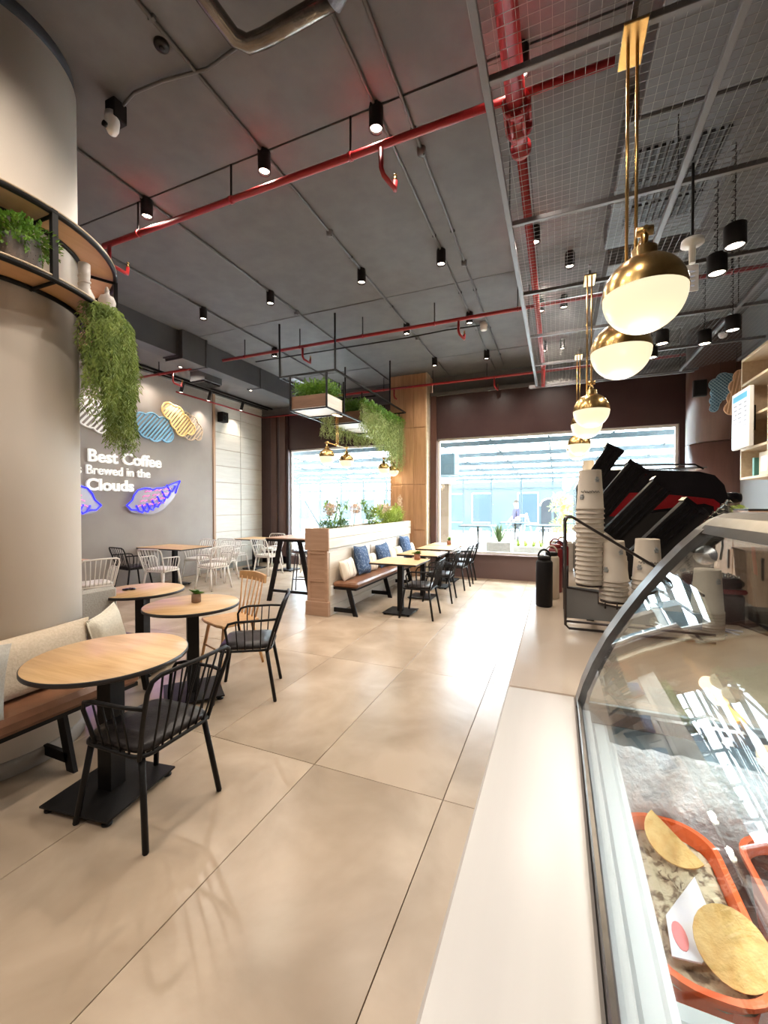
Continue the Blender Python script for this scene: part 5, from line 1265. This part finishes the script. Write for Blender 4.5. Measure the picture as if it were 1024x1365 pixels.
for x, y, nm in ((-1.95, 11.2, 'left one outside the window'), (-1.2, 13.5, 'middle one outside the window'), (-.35, 12.0, 'right one outside the window'), (.6, 14.0, 'far right one outside the window')): ext_table(x, y, 'pale high courtyard table, ' + nm)
for x, y, d_, nm in ((-1.5, 14.0, 30, 'left of the agave planter'), (-.9, 15.0, 100, 'behind the agave planter'), (-.3, 14.6, 200, 'behind the grass trough'), (-2.6, 13.4, 150, 'by the tan column')):
    chair(x, y, d_, 'white courtyard chair ' + nm, 'white chairs in the courtyard', cw)
# planters on the ledge outside
struct('courtyard_ledge', B(-3.0, 2.2, 9.36, 10.2, 0, .50), M_concrete)
t = thing('concrete_planter', 'square concrete planter with spiky agave outside the window', 'planter', (-1.2, 9.62, .50))
MB().box(-.26, .26, -.18, .18, 0, .26, .008).build('box', M_concrete, t)
for k in range(16): MB().box(-.25 + k * .032, -.242 + k * .032, -.186, -.18, .01, .25).build('rib', M_concrete, t)
f = MB(); blades(f, (0, 0, .25), 60, .48, .03, .7, .35, .02); f.build('foliage', mat('agave', (.06, .12, .03), (.16, .22, .06), rough=.5, scale=6), t)
t = thing('concrete_trough', 'long concrete trough of bright grasses outside the window', 'planter', (-.05, 9.7, .50))
MB().box(-.85, 1.9, -.15, .15, 0, .17, .008).build('box', M_concrete, t)
f = MB()
for k in range(16): blades(f, (-.75 + k * .16, 0, .16), 32, .22, .014, .7, .5)
for k in range(10): bush(f, (-.6 + k * .25, 0, .23), .1, .08, .08, 60, .04, .02)
f.build('foliage', M_lime, t)
t = thing('courtyard_shrub', 'orange-flowered green shrub at the right of the window', 'plant', (.25, 17, 0))
MB().tube([(0, 0, 0), (.05, 0, .8), (0, .05, 1.6)], .04, 8).build('stem', M_endwood, t); f = MB()
for k in range(9): bush(f, (rnd(-.3, .4), rnd(-.3, .3), .5 + k * .17), .3, .3, .2, 110, .12, .06)
f.build('foliage', M_lime, t); f = MB(); 
for k in range(16): bush(f, (rnd(-.4, .5), rnd(-.5, .1), rnd(.5, 2)), .05, .05, .05, 16, .08, .06)
f.build('blossom', M_orange, t)
t = thing('potted_fern', 'low fern in a grey pot on the courtyard floor outside left window', 'plant', (-5.9, 11, .0))
MB().lathe([(.2, 0), (.26, .5), (.22, .5), (.001, .46)], n=20).build('pot', M_concrete, t); f = MB(); blades(f, (0, 0, .48), 60, .6, .03, .8, .5); f.build('foliage', M_fern, t)
t = thing('easel_stand', 'thin pale leaning post outside the left window', 'stand', (-6.3, 10.4, 0))
MB().tube([(-.55, 0, 1.7), (0, 0, .9), (.0, 0, 0)], .018, 8).build('post', M_pbeam, t); MB().tube([(.3, 0, 1.3), (0, 0, .9)], .018, 8).build('post', M_pbeam, t); MB().cyl(0, 0, 0, .02, .18).build('base', M_pbeam, t)
t = thing('a_frame_sign', 'white folding A-frame in the courtyard by the person', 'sign', (-1.35, 18.5, 0))
for s_ in (-1, 1):
    for x in (-.25, .25): MB().tube([(x + s_ * .25, 0, 0), (x * .6, 0, 1.25)], .025, 6).build('leg', M_whitepaint, t)
MB().box(-.18, .18, -.02, .02, 1.1, 1.2).build('crossbar', M_whitepaint, t)

# person standing in the courtyard
pe = thing('person', 'person in a violet-grey shirt standing in the courtyard', 'person', (-1.5, 17.3, 0), R(120))
def skin(name, pts, edges, rad, m, parent, lv=1):
    me = bpy.data.meshes.new(name); me.from_pydata(pts, edges, []); o = bpy.data.objects.new(name, me); col.objects.link(o)
    md = o.modifiers.new('skin', 'SKIN'); md.use_smooth_shade = True
    for i, r in enumerate(rad): me.skin_vertices[0].data[i].radius = (r, r) if not isinstance(r, tuple) else r
    me.skin_vertices[0].data[0].use_root = True
    sb = o.modifiers.new('sub', 'SUBSURF'); sb.levels = lv; sb.render_levels = lv
    bpy.context.view_layer.update(); m2 = bpy.data.meshes.new_from_object(o.evaluated_get(bpy.context.evaluated_depsgraph_get()))
    bpy.data.objects.remove(o); m2.materials.clear(); m2.materials.append(m); o = bpy.data.objects.new(name, m2); col.objects.link(o); o.parent = parent; return o
P_ = [(0, 0, .92), (0, .01, 1.12), (0, .0, 1.32), (0, .01, 1.45), (0, .02, 1.54), (0, .03, 1.64), (0, .03, 1.74),
      (-.19, 0, 1.40), (-.25, .04, 1.12), (-.20, .22, .95), (-.18, .29, .90), (.19, 0, 1.40), (.25, .04, 1.12), (.20, .22, .95), (.18, .29, .90),
      (-.10, 0, .86), (-.12, .04, .48), (-.13, -.02, .08), (-.13, .12, .04), (.10, 0, .86), (.12, .0, .48), (.13, -.04, .08), (.13, .10, .04)]
E_ = [(0, 1), (1, 2), (2, 3), (3, 4), (4, 5), (5, 6), (2, 7), (7, 8), (8, 9), (9, 10), (2, 11), (11, 12), (12, 13), (13, 14), (0, 15), (15, 16), (16, 17), (17, 18), (0, 19), (19, 20), (20, 21), (21, 22)]
R_ = [.14, .13, .15, .06, .055, .09, .075, .06, .045, .035, .03, .06, .045, .035, .03, .095, .065, .045, .035, .095, .065, .045, .035]
skin('body', P_, E_, R_, M_skin, pe)
skin('shirt', P_[:4] + [P_[7], P_[8], P_[11], P_[12]], [(0, 1), (1, 2), (2, 3), (2, 4), (4, 5), (2, 6), (6, 7)], [.155, .145, .165, .075, .075, .06, .075, .06], M_shirt, pe)
skin('trousers', [P_[0], P_[15], P_[16], P_[17], P_[19], P_[20], P_[21]], [(0, 1), (1, 2), (2, 3), (0, 4), (4, 5), (5, 6)], [.15, .11, .08, .06, .11, .08, .06], M_facdark, pe)
MB().lathe([(.001, .09), (.06, .08), (.09, .04), (.098, 0), (.09, -.03), (.001, -.02)], (0, .01, 1.72), 16).build('hair', M_hair, pe)
for s_ in (-1, 1):
    MB().lathe([(.001, .012), (.012, 0), (.001, -.012)], (s_ * .035, .115, 1.68), 8).build('eye', M_hair, pe)
    hd = s_ * .18
    for k in range(5):
        a = (k - 2) * .012; MB().tube([(hd + a, .29, .89), (hd + a * 1.3, .34 if k else .31, .85), (hd + a * 1.3, .35 if k else .32, .81)], .008, 6).build('finger', M_skin, pe)
MB().lathe([(.001, .02), (.014, 0), (.001, -.02)], (0, .128, 1.65), 8).build('nose', M_skin, pe)
MB().box(-.025, .025, .112, .12, 1.595, 1.603).build('mouth', M_tub, pe)
